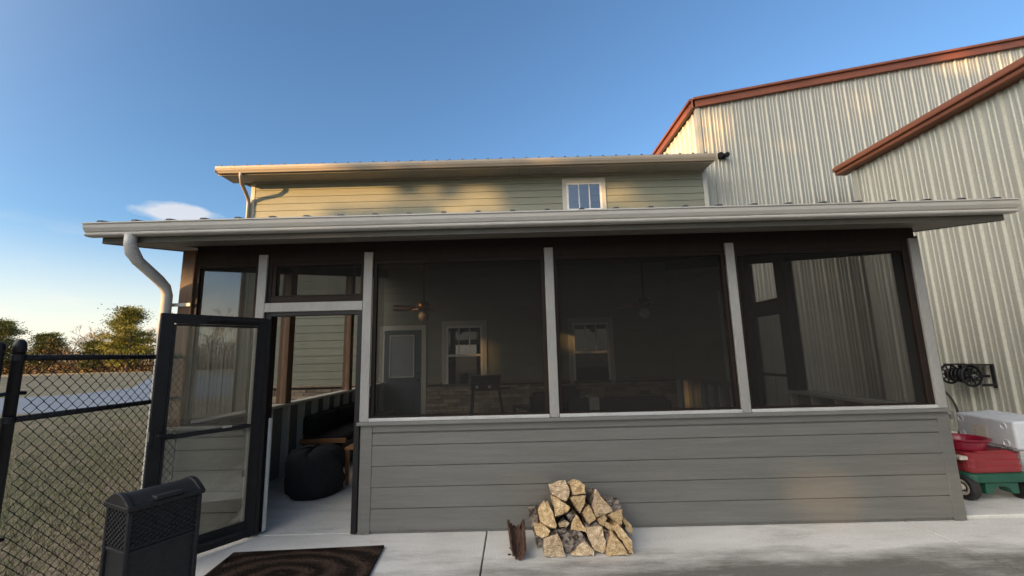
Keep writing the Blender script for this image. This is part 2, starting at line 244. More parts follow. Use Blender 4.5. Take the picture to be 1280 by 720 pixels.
# ------------------------------------------------------------------ mesh helpers
OFF = {}
class MB:
    def __init__(s): s.v = []; s.f = []; s.mi = []; s.T = None; s.m = 0
    def add(s, vs, fs):
        b = len(s.v)
        for p in vs: s.v.append(tuple(s.T @ Vector(p)) if s.T is not None else tuple(p))
        for f in fs: s.f.append(tuple(i + b for i in f)); s.mi.append(s.m)
    def box(s, x0, x1, y0, y1, z0, z1):
        s.add([(x0, y0, z0), (x1, y0, z0), (x1, y1, z0), (x0, y1, z0), (x0, y0, z1), (x1, y0, z1), (x1, y1, z1), (x0, y1, z1)],
              [(3, 2, 1, 0), (4, 5, 6, 7), (0, 1, 5, 4), (1, 2, 6, 5), (2, 3, 7, 6), (3, 0, 4, 7)]); return s
    def prism(s, pts, ext):
        ext = Vector(ext); n = len(pts); P = [Vector(p) for p in pts]
        nrm = Vector((0, 0, 0))
        for i in range(n): nrm += (P[i] - P[0]).cross(P[(i + 1) % n] - P[0])
        if nrm.dot(ext) > 0: P.reverse()
        s.add(P + [p + ext for p in P], [tuple(range(n)), tuple(range(2 * n - 1, n - 1, -1))] + [(i, i + n, (i + 1) % n + n, (i + 1) % n) for i in range(n)]); return s
    def tube(s, pts, r, n=8, cap=True, flat=1.0):
        P = [Vector(p) for p in pts]; rs = r if isinstance(r, (list, tuple)) else [r] * len(P)
        vs = []; pv = None
        for i, p in enumerate(P):
            t = (P[min(i + 1, len(P) - 1)] - P[max(i - 1, 0)]).normalized()
            if pv is None: a = Vector((0, 0, 1)) if abs(t.z) < .9 else Vector((1, 0, 0)); u = t.cross(a).normalized()
            else: u = (pv - t * pv.dot(t)).normalized()
            pv = u; w = t.cross(u)
            for k in range(n):
                q = 2 * math.pi * k / n; vs.append(p + (u * math.cos(q) + w * math.sin(q) * flat) * rs[i])
        fs = [(i * n + k, i * n + (k + 1) % n, (i + 1) * n + (k + 1) % n, (i + 1) * n + k) for i in range(len(P) - 1) for k in range(n)]
        if cap: fs += [tuple(range(n - 1, -1, -1)), tuple((len(P) - 1) * n + k for k in range(n))]
        s.add(vs, fs); return s
    def lathe(s, prof, c, axis=(0, 0, 1), n=24, sx=1, sy=1):
        c = Vector(c); ax = Vector(axis).normalized(); a = Vector((1, 0, 0)) if abs(ax.x) < .9 else Vector((0, 1, 0)); u = (a - ax * a.dot(ax)).normalized(); w = ax.cross(u)
        vs = [c + ax * h + (u * math.cos(2 * math.pi * k / n) * sx + w * math.sin(2 * math.pi * k / n) * sy) * r for r, h in prof for k in range(n)]
        m = len(prof)
        fs = [(i * n + k, i * n + (k + 1) % n, (i + 1) * n + (k + 1) % n, (i + 1) * n + k) for i in range(m - 1) for k in range(n)]
        fs += [tuple(range(n - 1, -1, -1)), tuple((m - 1) * n + k for k in range(n))]
        s.add(vs, fs); return s
    def build(s, name, mats, parent=None, smooth=False, bevel=0, seg=2):
        off = OFF.get(parent.name, Vector()) if parent else Vector()
        me = bpy.data.meshes.new(name); me.from_pydata([tuple(Vector(v) - off) for v in s.v], [], s.f)
        mats = mats if isinstance(mats, (list, tuple)) else [mats]
        for m in mats: me.materials.append(m)
        if len(mats) > 1: me.polygons.foreach_set('material_index', s.mi)
        if smooth: me.polygons.foreach_set('use_smooth', [True] * len(me.polygons))
        me.update(); o = bpy.data.objects.new(name, me); col.objects.link(o)
        if parent: o.parent = parent
        OFF[o.name] = off
        if bevel:
            b = o.modifiers.new('bevel', 'BEVEL'); b.width = bevel; b.segments = seg; b.limit_method = 'ANGLE'; b.angle_limit = R(35)
        return o
def tag(o, label=None, cat=None, group=None, kind=None):
    if label: o['label'] = label
    if cat: o['category'] = cat
    if group: o['group'] = group
    if kind: o['kind'] = kind
    return o
def thing(name, label, cat, loc, group=None):
    o = bpy.data.objects.new(name, None); o.empty_display_size = .1; col.objects.link(o); o.location = loc; OFF[o.name] = Vector(loc)
    return tag(o, label, cat, group)
def bx(name, m, parent, *a, bevel=.004):
    return MB().box(*a).build(name, m, parent, bevel=bevel)
rnd = random.Random(5)

def lap_x(mb, x0, x1, y, zs, out=-1, joints=True, gr=.007):
    """lap boards along X on a wall at y, facing out*Y; zs = edges of the courses"""
    for a, b in zip(zs[:-1], zs[1:]):
        cuts = [x0, x1]
        if joints:
            x = x0 + rnd.uniform(.8, 3.6)
            while x < x1 - .3: cuts.insert(-1, x); x += 3.66
        for c0, c1 in zip(cuts[:-1], cuts[1:]):
            pr = [(c0 + .001, y, a), (c0 + .001, y + out * .014, a), (c0 + .001, y + out * .014, a + .003), (c0 + .001, y + out * .010, b - gr), (c0 + .001, y, b - gr)]
            mb.prism(pr, (c1 - c0 - .002, 0, 0))
def lap_y(mb, y0, y1, x, zs, out=-1):
    for a, b in zip(zs[:-1], zs[1:]):
        mb.prism([(x, y0, a), (x + out * .014, y0, a), (x + out * .014, y0, a + .003), (x + out * .004, y0, b + .006), (x, y0, b + .006)], (0, y1 - y0, 0))
def frange(a, b, s):
    r = []; x = a
    while x < b - 1e-6: r.append(x); x += s
    return r + [b]

# ------------------------------------------------------------------ ground
lw = MB(); lw.add([(-900, -900, -.1), (900, -900, -.1), (900, 900, -.1), (-900, 900, -.1)], [(0, 1, 2, 3)])
tag(lw.build('lawn', M['lawn']), kind='structure')
dv = MB()
near = [(-60, 10), (-21.4, 14.2), (-16.1, 15.0), (-15.0, 17.5), (-13, 21), (-13, 32)]
far = [(-60, 19.5), (-30, 20.5), (-24.5, 23.5), (-26, 29), (-38, 44), (-60, 75)]
pts = near + far[::-1]
dv.prism([(x, y, -.11) for x, y in pts], (0, 0, .016))
tag(dv.build('driveway', M['drive']), kind='structure')
def slab(x0, x1, y0, y1, z=0.0):
    tag(MB().box(x0, x1, y0, y1, -.16, z).build('patio_slab', M['concrete'], bevel=.004), kind='structure')
slab(-3.0, -.287, -3, 3.925); slab(-.275, 3.31, -3, 3.925); slab(3.328, 14, -3, 3.925)
slab(3.86, 7.45, 3.94, 12, .022)
tag(MB().box(-3.12, 3.82, 3.926, 10, -.16, .004).build('porch_floor', M['concrete']), kind='structure')

# ------------------------------------------------------------------ house behind the porch
B = 10.0; HX0, HX1 = -6.5, 4.86; HT = 5.96
house = thing('house', 'sage green lap-sided house with shallow metal roof and small upper window above the porch', 'house', (0, B, 0))
w = MB(); lap_x(w, HX0, HX1, B, frange(.86, HT, .18), gr=.012); w.box(HX0, HX1, B + .002, B + .15, -.1, HT)
lap_y(w, B + .15, B + 5.5, HX0 + .02, frange(.0, HT, .18)); w.box(HX0 + .022, HX0 + .15, B + .15, B + 5.5, -.1, HT)
w.box(HX0 + .1, HX1, B + 5.4, B + 5.5, -.1, HT + .5)
w.build('wall', M['sage'], house)
for x in (HX0 - .016, HX1 - .06):
    bx('corner_trim', M['casing'], house, x, x + .1, B - .022, B + .11, .0, HT)
# stone wainscot: courses of ledge stone standing proud of the wall
st = MB(); st.m = 1; st.box(HX0 + .1, -3.12, B - .035, B - .004, -.1, .86); st.box(-2.08, HX1, B - .035, B - .004, -.1, .86); st.m = 0
for x0, x1 in ((HX0 + .09, -3.14), (-2.07, HX1)):
    z = -.02
    while z < .80:
        h = rnd.uniform(.045, .095); h = min(h, .86 - z); x = x0
        while x < x1:
            ww = rnd.uniform(.12, .42); e = min(x + ww, x1)
            st.box(x + .004, e - .004, B - .05 - rnd.uniform(0, .035), B - .03, z + .003, z + h - .004); x += ww
        z += h
st.build('stone_wainscot', [M['stone'], M['mortar']], house, bevel=.006, seg=1)
for a_, b_ in ((HX0 + .05, -3.20), (-2.07, -1.73), (-.65, 1.25), (2.33, HX1)): bx('wainscot_cap', M['stone'], house, a_, b_, B - .11, B - .016, .86, .905, bevel=.008)
# eave
ey = 9.45
g = MB(); gp = [(ey, 6.08), (ey, 5.93), (ey - .07, 5.925), (ey - .082, 5.95), (ey - .105, 5.985), (ey - .12, 6.03), (ey - .122, 6.07), (ey - .11, 6.083), (ey - .104, 6.075), (ey - .10, 6.02), (ey - .07, 5.95), (ey - .014, 5.945), (ey - .014, 6.08)]
g.prism([(-7.0, y, z) for y, z in gp], (11.86, 0, 0)); g.box(-7.0, -6.996, ey - .115, ey, 5.94, 6.075); g.box(4.856, 4.86, ey - .115, ey, 5.94, 6.075)
g.build('gutter', M['gutter_tan'], house)
f = MB(); f.box(-6.99, 4.85, ey + .003, ey + .025, 5.90, 6.07); f.build('fascia', M['gutter_tan'], house)
s = MB()
x = -6.98
while x < 4.84:
    e = min(x + .30, 4.845); s.box(x + .002, e - .003, ey + .026, B - .02, 5.925, 5.935); s.box(x + .07, x + .08, ey + .03, B - .03, 5.921, 5.925) if x + .1 < 4.84 else 0; x += .30
s.build('soffit', M['soffit'], house)
bx('frieze_board', M['soffit'], house, HX0, HX1, B - .04, B - .017, 5.885, 5.922)
r = MB(); sl = .167
r.prism([(-7.02, ey - .06, 6.085), (-7.02, 15.8, 6.085 + (15.8 - ey) * sl), (-7.02, 15.8, 6.11 + (15.8 - ey) * sl), (-7.02, ey - .06, 6.11)], (11.88, 0, 0))
x = -6.95
while x < 4.85:
    r.prism([(x, ey - .06, 6.11), (x, 15.8, 6.11 + (15.8 - ey) * sl), (x, 15.8, 6.135 + (15.8 - ey) * sl), (x, ey - .06, 6.135)], (.04, 0, 0)); x += .305
r.build('roof', M['roof'], house)
rk = MB(); rk.prism([(-6.99, ey, 5.91), (-6.99, 15.7, 5.91 + 6.25 * sl), (-6.99, 15.7, 6.08 + 6.25 * sl), (-6.99, ey, 6.08)], (.03, 0, 0)); rk.build('rake_board', M['soffit'], house)
d = MB(); d.tube([(-6.42, 9.41, 5.93), (-6.42, 9.41, 5.85), (-6.45, 9.5, 5.72), (-6.50, 9.78, 5.56), (-6.52, 9.9, 5.46), (-6.52, 9.925, 5.36), (-6.52, 9.925, .1)], .048, 10, flat=.8); d.build('downspout', M['gutter_tan'], house, smooth=True)
# windows
def window(x0, x1, z0, z1, pane, double=True):
    c = MB(); t = .10
    c.box(x0 - t, x0, B - .035, B - .004, z0 - t, z1 + t + .02); c.box(x1, x1 + t, B - .035, B - .004, z0 - t, z1 + t + .02); c.box(x0, x1, B - .035, B - .004, z1, z1 + t + .02); c.box(x0, x1, B - .042, B - .004, z0 - t, z0)
    wn_ = c.build('window', M['casing'], house, bevel=.004)
    f = MB(); q = .05; y0, y1 = B - .03, B - .006
    f.box(x0 + .001, x0 + q, y0, y1, z0 + .001, z1 - .001); f.box(x1 - q, x1 - .001, y0, y1, z0 + .001, z1 - .001); f.box(x0 + q, x1 - q, y0, y1, z1 - q, z1 - .001); f.box(x0 + q, x1 - q, y0, y1, z0 + .001, z0 + q)
    zm = (z0 + z1) / 2 + .05
    if double: f.box(x0 + q, x1 - q, y0 - .004, y1, zm - .025, zm + .025)
    else: zm = z0
    for k in (1, 2):
        xx = x0 + q + (x1 - x0 - 2 * q) * k / 3; f.box(xx - .011, xx + .011, y0 + .008, y1 - .004, zm + .02, z1 - q)
    f.build('frame', M['white'], wn_, bevel=.003)
    MB().box(x0 + q, x1 - q, B - .014, B - .012, z0 + q, z1 - q).build('pane', pane, wn_)
window(-1.62, -.76, .72, 2.20, M['window']); window(1.36, 2.22, .72, 2.20, M['window']); window(1.38, 2.26, 4.2, 5.70, M['window_up'], True)
# back door
c = MB(); c.box(-3.19, -3.075, B - .035, B - .004, 0, 2.24); c.box(-2.20, -2.085, B - .035, B - .004, 0, 2.24); c.box(-3.075, -2.20, B - .035, B - .004, 2.13, 2.24)
c.build('door_casing', M['casing'], house, bevel=.004)
dr = MB(); dr.box(-3.073, -2.202, B - .03, B - .006, .03, 2.128); door = dr.build('back_door', M['door_teal'], house)
f = MB(); X0, X1, Z0, Z1 = -2.95, -2.36, 1.03, 2.02
f.box(X0, X1, B - .05, B - .03, Z1 - .03, Z1); f.box(X0, X1, B - .05, B - .03, Z0, Z0 + .03); f.box(X0, X0 + .03, B - .05, B - .03, Z0 + .03, Z1 - .03); f.box(X1 - .03, X1, B - .05, B - .03, Z0 + .03, Z1 - .03); f.build('lite_frame', M['casing'], door, bevel=.005)
MB().box(X0 + .03, X1 - .03, B - .036, B - .031, Z0 + .03, Z1 - .03).build('glass', M['lite'], door)
for x0 in (-2.97, -2.58):
    f = MB(); f.box(x0, x0 + .24, B - .042, B - .031, .26, .80); f.box(x0 + .035, x0 + .205, B - .048, B - .042, .30, .76); f.build('panel', M['door_teal'], door, bevel=.008)
f = MB(); f.lathe([(.012, 0), (.012, .04), (.03, .045), (.032, .065), (.02, .08)], (-2.27, B - .031, .98), (0, -1, 0), 16); f.build('door_knob', M['black'], door, smooth=True)
MB().lathe([(.025, 0), (.025, .02)], (-2.27, B - .031, 1.12), (0, -1, 0), 16).build('deadbolt', M['black'], door)

# ------------------------------------------------------------------ screened porch
F = 3.89; PX0, PX1 = -3.15, 3.83; BT = 2.5
porch = thing('screened_porch', 'grey lap-sided screened porch with lean-to roof across the front of the house', 'porch', (0, F, 0))
zs = [.03, .21, .385, .56, .735, .838]
for x0, x1 in ((-1.395, PX1), (PX0, -2.335)):
    w = MB(); lap_x(w, x0 + .1, x1 - .1, F + .012, zs, joints=False); w.box(x0 + .02, x1 - .02, F + .013, F + .10, .006, .90)
    w.build('knee_wall', M['lap'], porch)
    t = MB(); t.box(x0, x0 + .105, F - .006, F + .012, .008, .903); t.box(x1 - .105, x1, F - .006, F + .012, .008, .903); t.box(x0 + .106, x1 - .106, F - .004, F + .011, .845, .903)
    t.box(x1 - .018, x1 + .001, F + .014, F + .11, .008, .903); t.build('corner_board', M['lap'], porch, bevel=.003)
    sx = MB().box(x0 - .03, x1 + .03, F - .032, F + .13, .905, .936); sx.build('sill', M['taupe'], porch, bevel=.005)
for y0, y1 in ((F + .13, 5.81), (6.63, B - .02)): w = MB(); lap_y(w, y0, y1, PX1 - .012, zs, 1); w.box(PX1 - .10, PX1 - .013, y0, y1, .006, .90); w.build('side_knee_wall', M['lap'], porch)
w = MB(); w.box(PX0 + .013, PX0 + .04, F + .12, B - .02, .006, .90); lap_y(w, F + .13, B - .02, PX0 + .012, zs, -1); w.build('side_knee_wall', M['lap'], porch)
# inner studs and cap rails of the side knee walls
for i in range(15):
    y = F + .25 + i * .4
    bx('knee_wall_stud', M['casing'], porch, PX0 + .042, PX0 + .128, y, y + .04, .01, .90, bevel=.003)
    if not (5.8 < y < 7.0): bx('knee_wall_stud', M['casing'], porch, PX1 - .19, PX1 - .102, y, y + .04, .01, .90, bevel=.003)
bx('side_rail', M['casing'], porch, PX0 - .02, PX0 + .16, F + .135, B - .11, .905, .94, bevel=.005)
bx('side_rail', M['casing'], porch, PX1 - .20, PX1 + .02, F + .135, 5.80, .905, .94, bevel=.005)
# timber posts
def post(x0, x1, y0, y1, z0, z1, m='wood_dark'): return bx('post', M[m], porch, x0, x1, y0, y1, z0, z1, bevel=.006)
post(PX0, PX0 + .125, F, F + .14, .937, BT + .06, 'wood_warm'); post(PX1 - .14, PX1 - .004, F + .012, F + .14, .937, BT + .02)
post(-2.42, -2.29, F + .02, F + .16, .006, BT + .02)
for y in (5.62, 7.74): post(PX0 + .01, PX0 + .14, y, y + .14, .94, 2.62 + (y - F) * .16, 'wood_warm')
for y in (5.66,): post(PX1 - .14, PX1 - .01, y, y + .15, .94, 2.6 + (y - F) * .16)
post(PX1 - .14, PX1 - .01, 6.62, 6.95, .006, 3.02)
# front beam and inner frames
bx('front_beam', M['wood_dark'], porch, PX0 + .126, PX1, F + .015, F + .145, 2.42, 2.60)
def frame(x0, x1, z0, z1, y=F + .02, t=.035):
    f = MB(); f.box(x0, x0 + t, y, y + .05, z0, z1); f.box(x1 - t, x1, y, y + .05, z0, z1); f.box(x0 + t, x1 - t, y, y + .05, z1 - t, z1); f.box(x0 + t, x1 - t, y, y + .05, z0, z0 + .012)
    f.build('screen_frame', M['wood_dark'], porch, bevel=.002)
    MB().add if 0 else None
    p = MB(); p.box(x0 + t, x1 - t, y + .020, y + .0215, z0 + .012, z1 - t); p.build('screen', M['screen'], porch)
bays = [(-1.325, .297), (.383, 2.008), (2.093, 3.745)]
for x0, x1 in bays: frame(x0, x1, .968, 2.42)
frame(-3.02, -2.415, .94, 2.42); frame(-2.285, -1.41, 2.09, 2.42)
bx('transom_rail', M['wood_dark'], porch, -2.285, -1.41, F + .004, F + .08, 2.033, 2.088)
# face trims
for x0, x1, z0 in ((-1.408, -1.326, .937), (.298, .382, .937), (2.009, 2.092, .937), (3.746, 3.832, .937), (-2.41, -2.328, .01)):
    bx('post_trim', M['post_trim'], porch, x0, x1, F - .012, F + .012, z0, 2.495, bevel=.004)
bx('return_trim', M['taupe'], porch, 3.834, 3.846, F + .0, F + .13, .938, 2.52, bevel=.003)
for x0, x1 in bays: bx('screen_channel', M['alu'], porch, x0 + .002, x1 - .002, F - .022, F + .012, .937, .967, bevel=.006)
bx('door_header', M['post_trim'], porch, -2.326, -1.41, F - .014, F + .012, 1.945, 2.03, bevel=.004)
s = MB(); s.box(-2.326, -2.27, F + .014, F + .03, .01, 1.94); s.box(-1.455, -1.408, F - .008, F + .06, .01, 1.94); s.box(-2.27, -1.456, F + .0, F + .06, 1.905, 1.943); s.build('door_stop', M['black'], porch, bevel=.003)
bx('door_jamb', M['white'], porch, -2.262, -2.247, F + .06, F + .10, .02, .98, bevel=.003)
# side screens
def side_screen(x, y0, y1, z0, a0, a1):
    p = MB(); p.add([(x, y0, z0), (x, y1, z0), (x, y1, a1), (x, y0, a0)], [(0, 1, 2, 3)]); p.build('screen', M['screen'], porch)
zc = lambda y: 2.60 + (y - F) * .167
for y0, y1 in ((F + .15, 5.60), (5.78, 7.72), (7.9, 9.88)): side_screen(PX0 + .07, y0, y1, .945, zc(y0) - .16, zc(y1) - .16)
side_screen(PX1 - .07, F + .15, 5.65, .945, zc(4) - .16, zc(5.6) - .16)
for x in (PX0 + .02, PX1 - .13):
    sb = MB(); sb.prism([(x, F + .15, zc(F) - .21), (x, B - .02, zc(B) - .21), (x, B - .02, zc(B) - .01), (x, F + .15, zc(F) - .01)], (.11, 0, 0)); sb.build('side_beam', M['wood_dark'], porch)
# side door in the right wall, with a transom
s = MB(); x0, x1 = PX1 - .12, PX1 - .06
s.box(x0, x1, 5.82, 5.90, .01, 2.9); s.box(x0, x1, 6.52, 6.62, .01, 2.98); s.box(x0, x1, 5.90, 6.52, 1.97, 2.20); s.box(x0, x1, 5.90, 6.52, 1.10, 1.14); s.box(x0, x1, 5.90, 6.52, .01, .12)
sdoor = s.build('side_door', M['wood_dark'], porch, bevel=.003)
MB().box(PX1 - .091, PX1 - .089, 5.9, 6.52, .12, 1.1).build('screen', M['screen'], sdoor); MB().box(PX1 - .091, PX1 - .089, 5.9, 6.52, 1.14, 1.97).build('screen', M['screen'], sdoor)
w = MB(); w.box(PX1 - .10, PX1 - .016, 6.96, B - .02, .905, 3.4); lap_y(w, 6.96, B - .02, PX1 - .10, frange(.94, 3.3, .18), -1); w.build('side_wall', M['sage'], porch)
bx('side_wall_trim', M['casing'], porch, PX1 - .135, PX1 - .115, 7.46, 7.56, .94, 2.55); bx('wall_ledge', M['taupe'], porch, PX1 - .21, PX1 - .115, 6.97, B - .12, .86, .93)
# ceiling and roof
c = MB(); c.prism([(PX0 - .36, F - .38, 2.545), (PX0 - .36, B - .02, zc(B) + .0), (PX0 - .36, B - .02, zc(B) + .02), (PX0 - .36, F - .38, 2.565)], (PX1 - PX0 + .72, 0, 0))
# porch ceiling starts behind the beam, soffit in front of it and at the gable ends
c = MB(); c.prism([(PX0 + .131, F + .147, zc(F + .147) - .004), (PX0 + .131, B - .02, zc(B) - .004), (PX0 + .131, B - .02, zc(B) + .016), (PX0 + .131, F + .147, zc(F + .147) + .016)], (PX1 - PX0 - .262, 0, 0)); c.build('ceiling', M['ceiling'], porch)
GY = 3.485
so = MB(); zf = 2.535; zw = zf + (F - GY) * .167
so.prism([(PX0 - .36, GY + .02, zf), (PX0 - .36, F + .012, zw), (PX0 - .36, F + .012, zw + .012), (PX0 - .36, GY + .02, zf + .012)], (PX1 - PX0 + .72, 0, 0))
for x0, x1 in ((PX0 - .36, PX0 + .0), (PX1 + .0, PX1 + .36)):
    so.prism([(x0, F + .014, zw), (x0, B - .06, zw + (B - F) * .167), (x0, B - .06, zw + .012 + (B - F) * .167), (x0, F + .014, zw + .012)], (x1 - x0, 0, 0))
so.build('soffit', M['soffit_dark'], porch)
fa = MB(); fa.box(PX0 - .38, PX1 + .38, GY, GY + .02, 2.53, 2.675)
for x in (PX0 - .382, PX1 + .362): fa.prism([(x, GY + .021, 2.53), (x, B - .06, 2.53 + (B - .06 - GY) * .167), (x, B - .06, 2.662 + (B - .06 - GY) * .167), (x, GY + .021, 2.662)], (.02, 0, 0))
fa.build('fascia', M['fascia'], porch)
g = MB(); q = GY
gp = [(q - .002, 2.677), (q - .002, 2.58), (q - .05, 2.573), (q - .078, 2.575), (q - .090, 2.582), (q - .093, 2.592), (q - .085, 2.601), (q - .078, 2.606), (q - .092, 2.613), (q - .108, 2.638), (q - .113, 2.664), (q - .108, 2.667), (q - .108, 2.671), (q - .121, 2.673), (q - .121, 2.682), (q - .108, 2.684), (q - .10, 2.678), (q - .10, 2.64), (q - .07, 2.61), (q - .012, 2.592), (q - .012, 2.677)]
g.prism([(-3.60, y, z) for y, z in gp], (7.83, 0, 0)); g.prism([(-3.604, y, z) for y, z in gp[:16]], (.004, 0, 0)); g.prism([(4.23, y, z) for y, z in gp[:16]], (.004, 0, 0))
for xs in (-.62, 2.43): g.prism([(xs, y - .0015, z - .001) for y, z in gp[2:16]] + [(xs, q - .004, 2.68)], (.05, 0, 0)) if 0 else None
g.build('gutter', M['gutter'], porch)
r = MB(); rx0, rx1 = -3.56, 4.20; z0 = 2.682; ye = GY - .05
def rz(y): return z0 + (y - ye) * .167
r.prism([(rx0, ye, z0), (rx0, B - .015, rz(B)), (rx0, B - .015, rz(B) + .012), (rx0, ye, z0 + .012)], (rx1 - rx0, 0, 0))
x = rx0
while x < rx1:
    r.prism([(x, ye, z0 + .012), (x + .062, ye, z0 + .012), (x + .048, ye, z0 + .040), (x + .014, ye, z0 + .040)], (0, B - .02 - ye, (B - .02 - ye) * .167)); x += .295
r.build('roof', M['roof'], porch)
d = MB(); dp = [(-3.235, 3.43, 2.585), (-3.235, 3.43, 2.50), (-3.235, 3.45, 2.43), (-3.225, 3.51, 2.375), (-3.205, 3.72, 2.245), (-3.20, 3.79, 2.19), (-3.20, 3.82, 2.12), (-3.20, 3.82, .12), (-3.20, 3.79, .07), (-3.20, 3.66, .03)]
d.tube(dp, .048, 12, flat=.85); sp = d.build('downspout', M['gutter'], porch, smooth=True)
d = MB()
for k in range(9):
    t = k / 8; a = Vector(dp[1]).lerp(Vector(dp[3]), t); 
    d.tube([a + Vector((0, .0, -.004)), a + Vector((0, .006, -.012))], .0495, 12, flat=.86)
d.build('crimped_elbow', M['gutter'], sp, smooth=True)
d = MB(); d.box(-3.26, -3.02, F - .018, F - .004, 2.02, 2.05); d.build('strap', M['gutter'], sp)
# open screen door on the front doorway
Hn = Vector((-2.285, 3.872, 0)); dd = Vector((-.56, -.83, 0)).normalized(); nn = Vector((.83, -.56, 0)).normalized(); W = .79
T = Matrix(((dd.x, nn.x, 0, Hn.x), (dd.y, nn.y, 0, Hn.y), (0, 0, 1, 0), (0, 0, 0, 1)))      # local x along the door, y out of its inner face
def lb(): m = MB(); m.T = T; return m
m = lb(); th = .018
for a in ((0, .075, -th, th, .03, 1.885), (W - .085, W, -th, th, .03, 1.885), (.075, W - .085, -th, th, 1.81, 1.885), (.075, W - .085, -th, th, .03, .15)): m.box(*a)
m.box(.075, W - .085, -th + .004, th - .004, .925, .96)
sdo = m.build('screen_door', M['black'], porch, bevel=.004)
m = lb(); m.box(.078, W - .088, -.003, -.001, .963, 1.807); m.build('glass_pane', M['glass'], sdo)
m = lb(); m.box(.078, W - .088, -.003, -.001, .153, .922); m.build('glass_pane', M['glass'], sdo)
m = lb(); m.box(.075, .09, th - .006, th + .006, .155, 1.80); m.box(W - .10, W - .085, th - .006, th + .006, .155, 1.80); m.box(.09, W - .10, th - .006, th + .006, 1.79, 1.806); m.box(.09, W - .10, th - .006, th + .006, .155, .17); m.build('inner_frame', M['black'], sdo, bevel=.002)
for z in (1.845, .10):
    m = lb(); m.tube([(.02, th + .03, z), (.12, th + .03, z), (.122, th + .03, z), (.46, th + .03, z)], [.005, .005, .014, .014], 10); m.box(.40, .48, th, th + .03, z - .014, z + .014); m.build('door_closer', M['black'], sdo, smooth=False)
m = lb(); m.box(W - .065, W - .025, th, th + .012, .86, 1.02); m.tube([(W - .045, th + .012, .97), (W - .045, th + .05, .97), (W - .13, th + .05, .965)], .010, 8); m.build('handle', M['black'], sdo)
m = lb(); m.box(W - .02, W + .002, -th + .002, th - .002, .93, 1.0); m.build('latch', M['metal'], sdo)
m = lb(); m.box(.24, .31, th - .004, th + .003, .955, .972); m.build('sash_clip', M['metal'], sdo)
m = lb(); m.box(-.03, .0, -th, th + .004, .03, 1.88); m.build('hinge_rail', M['black'], sdo, bevel=.003)
sp_ = MB(); sp_.tube([(PX1 + .01, F + .07, .885), (PX1 + .07, F + .07, .885), (PX1 + .095, F + .07, .87), (PX1 + .10, F + .07, .83)], .013, 8); sp_.lathe([(.008, 0), (.008, .03), (.028, .032), (.028, .042)], (PX1 + .055, F + .07, .89), (0, 0, 1), 10)
sp_.build('spigot', M['metal'], porch, smooth=True)

# ------------------------------------------------------------------ metal buildings
def rib_profile(L, pitch=.305):
    p = [(0, 0)]; x = 0
    while x < L:
        for a, h in ((.0, 0), (.022, .032), (.050, .032), (.072, 0), (.128, 0), (.140, .009), (.160, .009), (.172, 0), (.210, 0), (.222, .009), (.242, .009), (.254, 0)):
            if x + a > p[-1][0] + 1e-5: p.append((x + a, h))
        x += pitch
    return [q for q in p if q[0] <= L]
def rib_wall(mb, o, ud, nd, L, zt, z0=-.1):
    """ribbed panel from point o along ud, facing nd, its top given by zt(u)"""
    o, ud, nd = Vector(o), Vector(ud), Vector(nd); P = rib_profile(L); n = len(P); vs = []
    for u, h in P:
        q = o + ud * u + nd * h; vs += [(q.x, q.y, z0), (q.x, q.y, zt(u))]
    mb.add(vs, [(2 * i, 2 * i + 2, 2 * i + 3, 2 * i + 1) for i in range(n - 1)])
BX, BY = 4.96, 10.3
barn = thing('tall_barn', 'tall pale ribbed metal barn with rust red roof edge rising behind the porch', 'barn', (BX, BY, 0))
gz = lambda u: 7.86 + u * .171
m = MB(); rib_wall(m, (BX, BY, 0), (1, 0, 0), (0, -1, 0), 13, gz); rib_wall(m, (BX, BY + 14, 0), (0, -1, 0), (-1, 0, 0), 14, lambda u: 7.86); m.build('wall', M['barn'], barn)
bx('corner_trim', M['barn'], barn, BX - .045, BX + .07, BY - .05, BY + .06, -.1, 7.84, bevel=.006)
m = MB()
m.prism([(BX - .12, BY - .10, 7.80), (BX + 13.2, BY - .10, 7.80 + 13.32 * .171), (BX + 13.2, BY - .10, 8.05 + 13.32 * .171), (BX - .12, BY - .10, 8.05)], (0, .07, 0))
m.prism([(BX - .12, BY - .16, 7.99), (BX + 13.2, BY - .16, 7.99 + 13.32 * .171), (BX + 13.2, BY - .16, 8.055 + 13.32 * .171), (BX - .12, BY - .16, 8.055)], (0, .058, 0))
m.build('rake_trim', M['rust_trim'], barn, bevel=.008)
m = MB(); m.box(BX - .14, BX - .05, BY - .1, BY + 14, 7.80, 8.05); m.box(BX - .20, BX - .141, BY - .1, BY + 14, 7.98, 8.05); m.build('eave_trim', M['rust_trim'], barn, bevel=.008)
m = MB(); m.prism([(BX - .1, BY - .02, 8.03), (BX + 13.2, BY - .02, 8.03 + 13.3 * .171), (BX + 13.2, BY - .02, 8.07 + 13.3 * .171), (BX - .1, BY - .02, 8.07)], (0, 14, 0)); m.build('roof', M['rust_trim'], barn)
m = MB(); m.box(5.38, 5.56, BY - .06, BY - .035, 6.36, 6.52); m.lathe([(.035, 0), (.05, .05), (.07, .13), (.066, .14)], (5.43, BY - .06, 6.46), (-.3, -1, -.35), 14); m.lathe([(.035, 0), (.05, .05), (.07, .13), (.066, .14)], (5.52, BY - .06, 6.46), (.4, -1, -.35), 14); m.build('flood_light', M['black'], barn)
CX, CY = 7.5, 8.72
wing = thing('metal_shed', 'lower ribbed metal shed with rust red eave running past the right side of the porch', 'shed', (CX, CY, 0))
m = MB(); rib_wall(m, (CX, CY, 0), (0, -1, 0), (-1, 0, 0), 12.5, lambda u: 5.28); rib_wall(m, (CX + 7, CY, 0), (-1, 0, 0), (0, 1, 0), 7, lambda u: 5.28 + (7 - u) * .17); m.build('wall', M['barn'], wing)
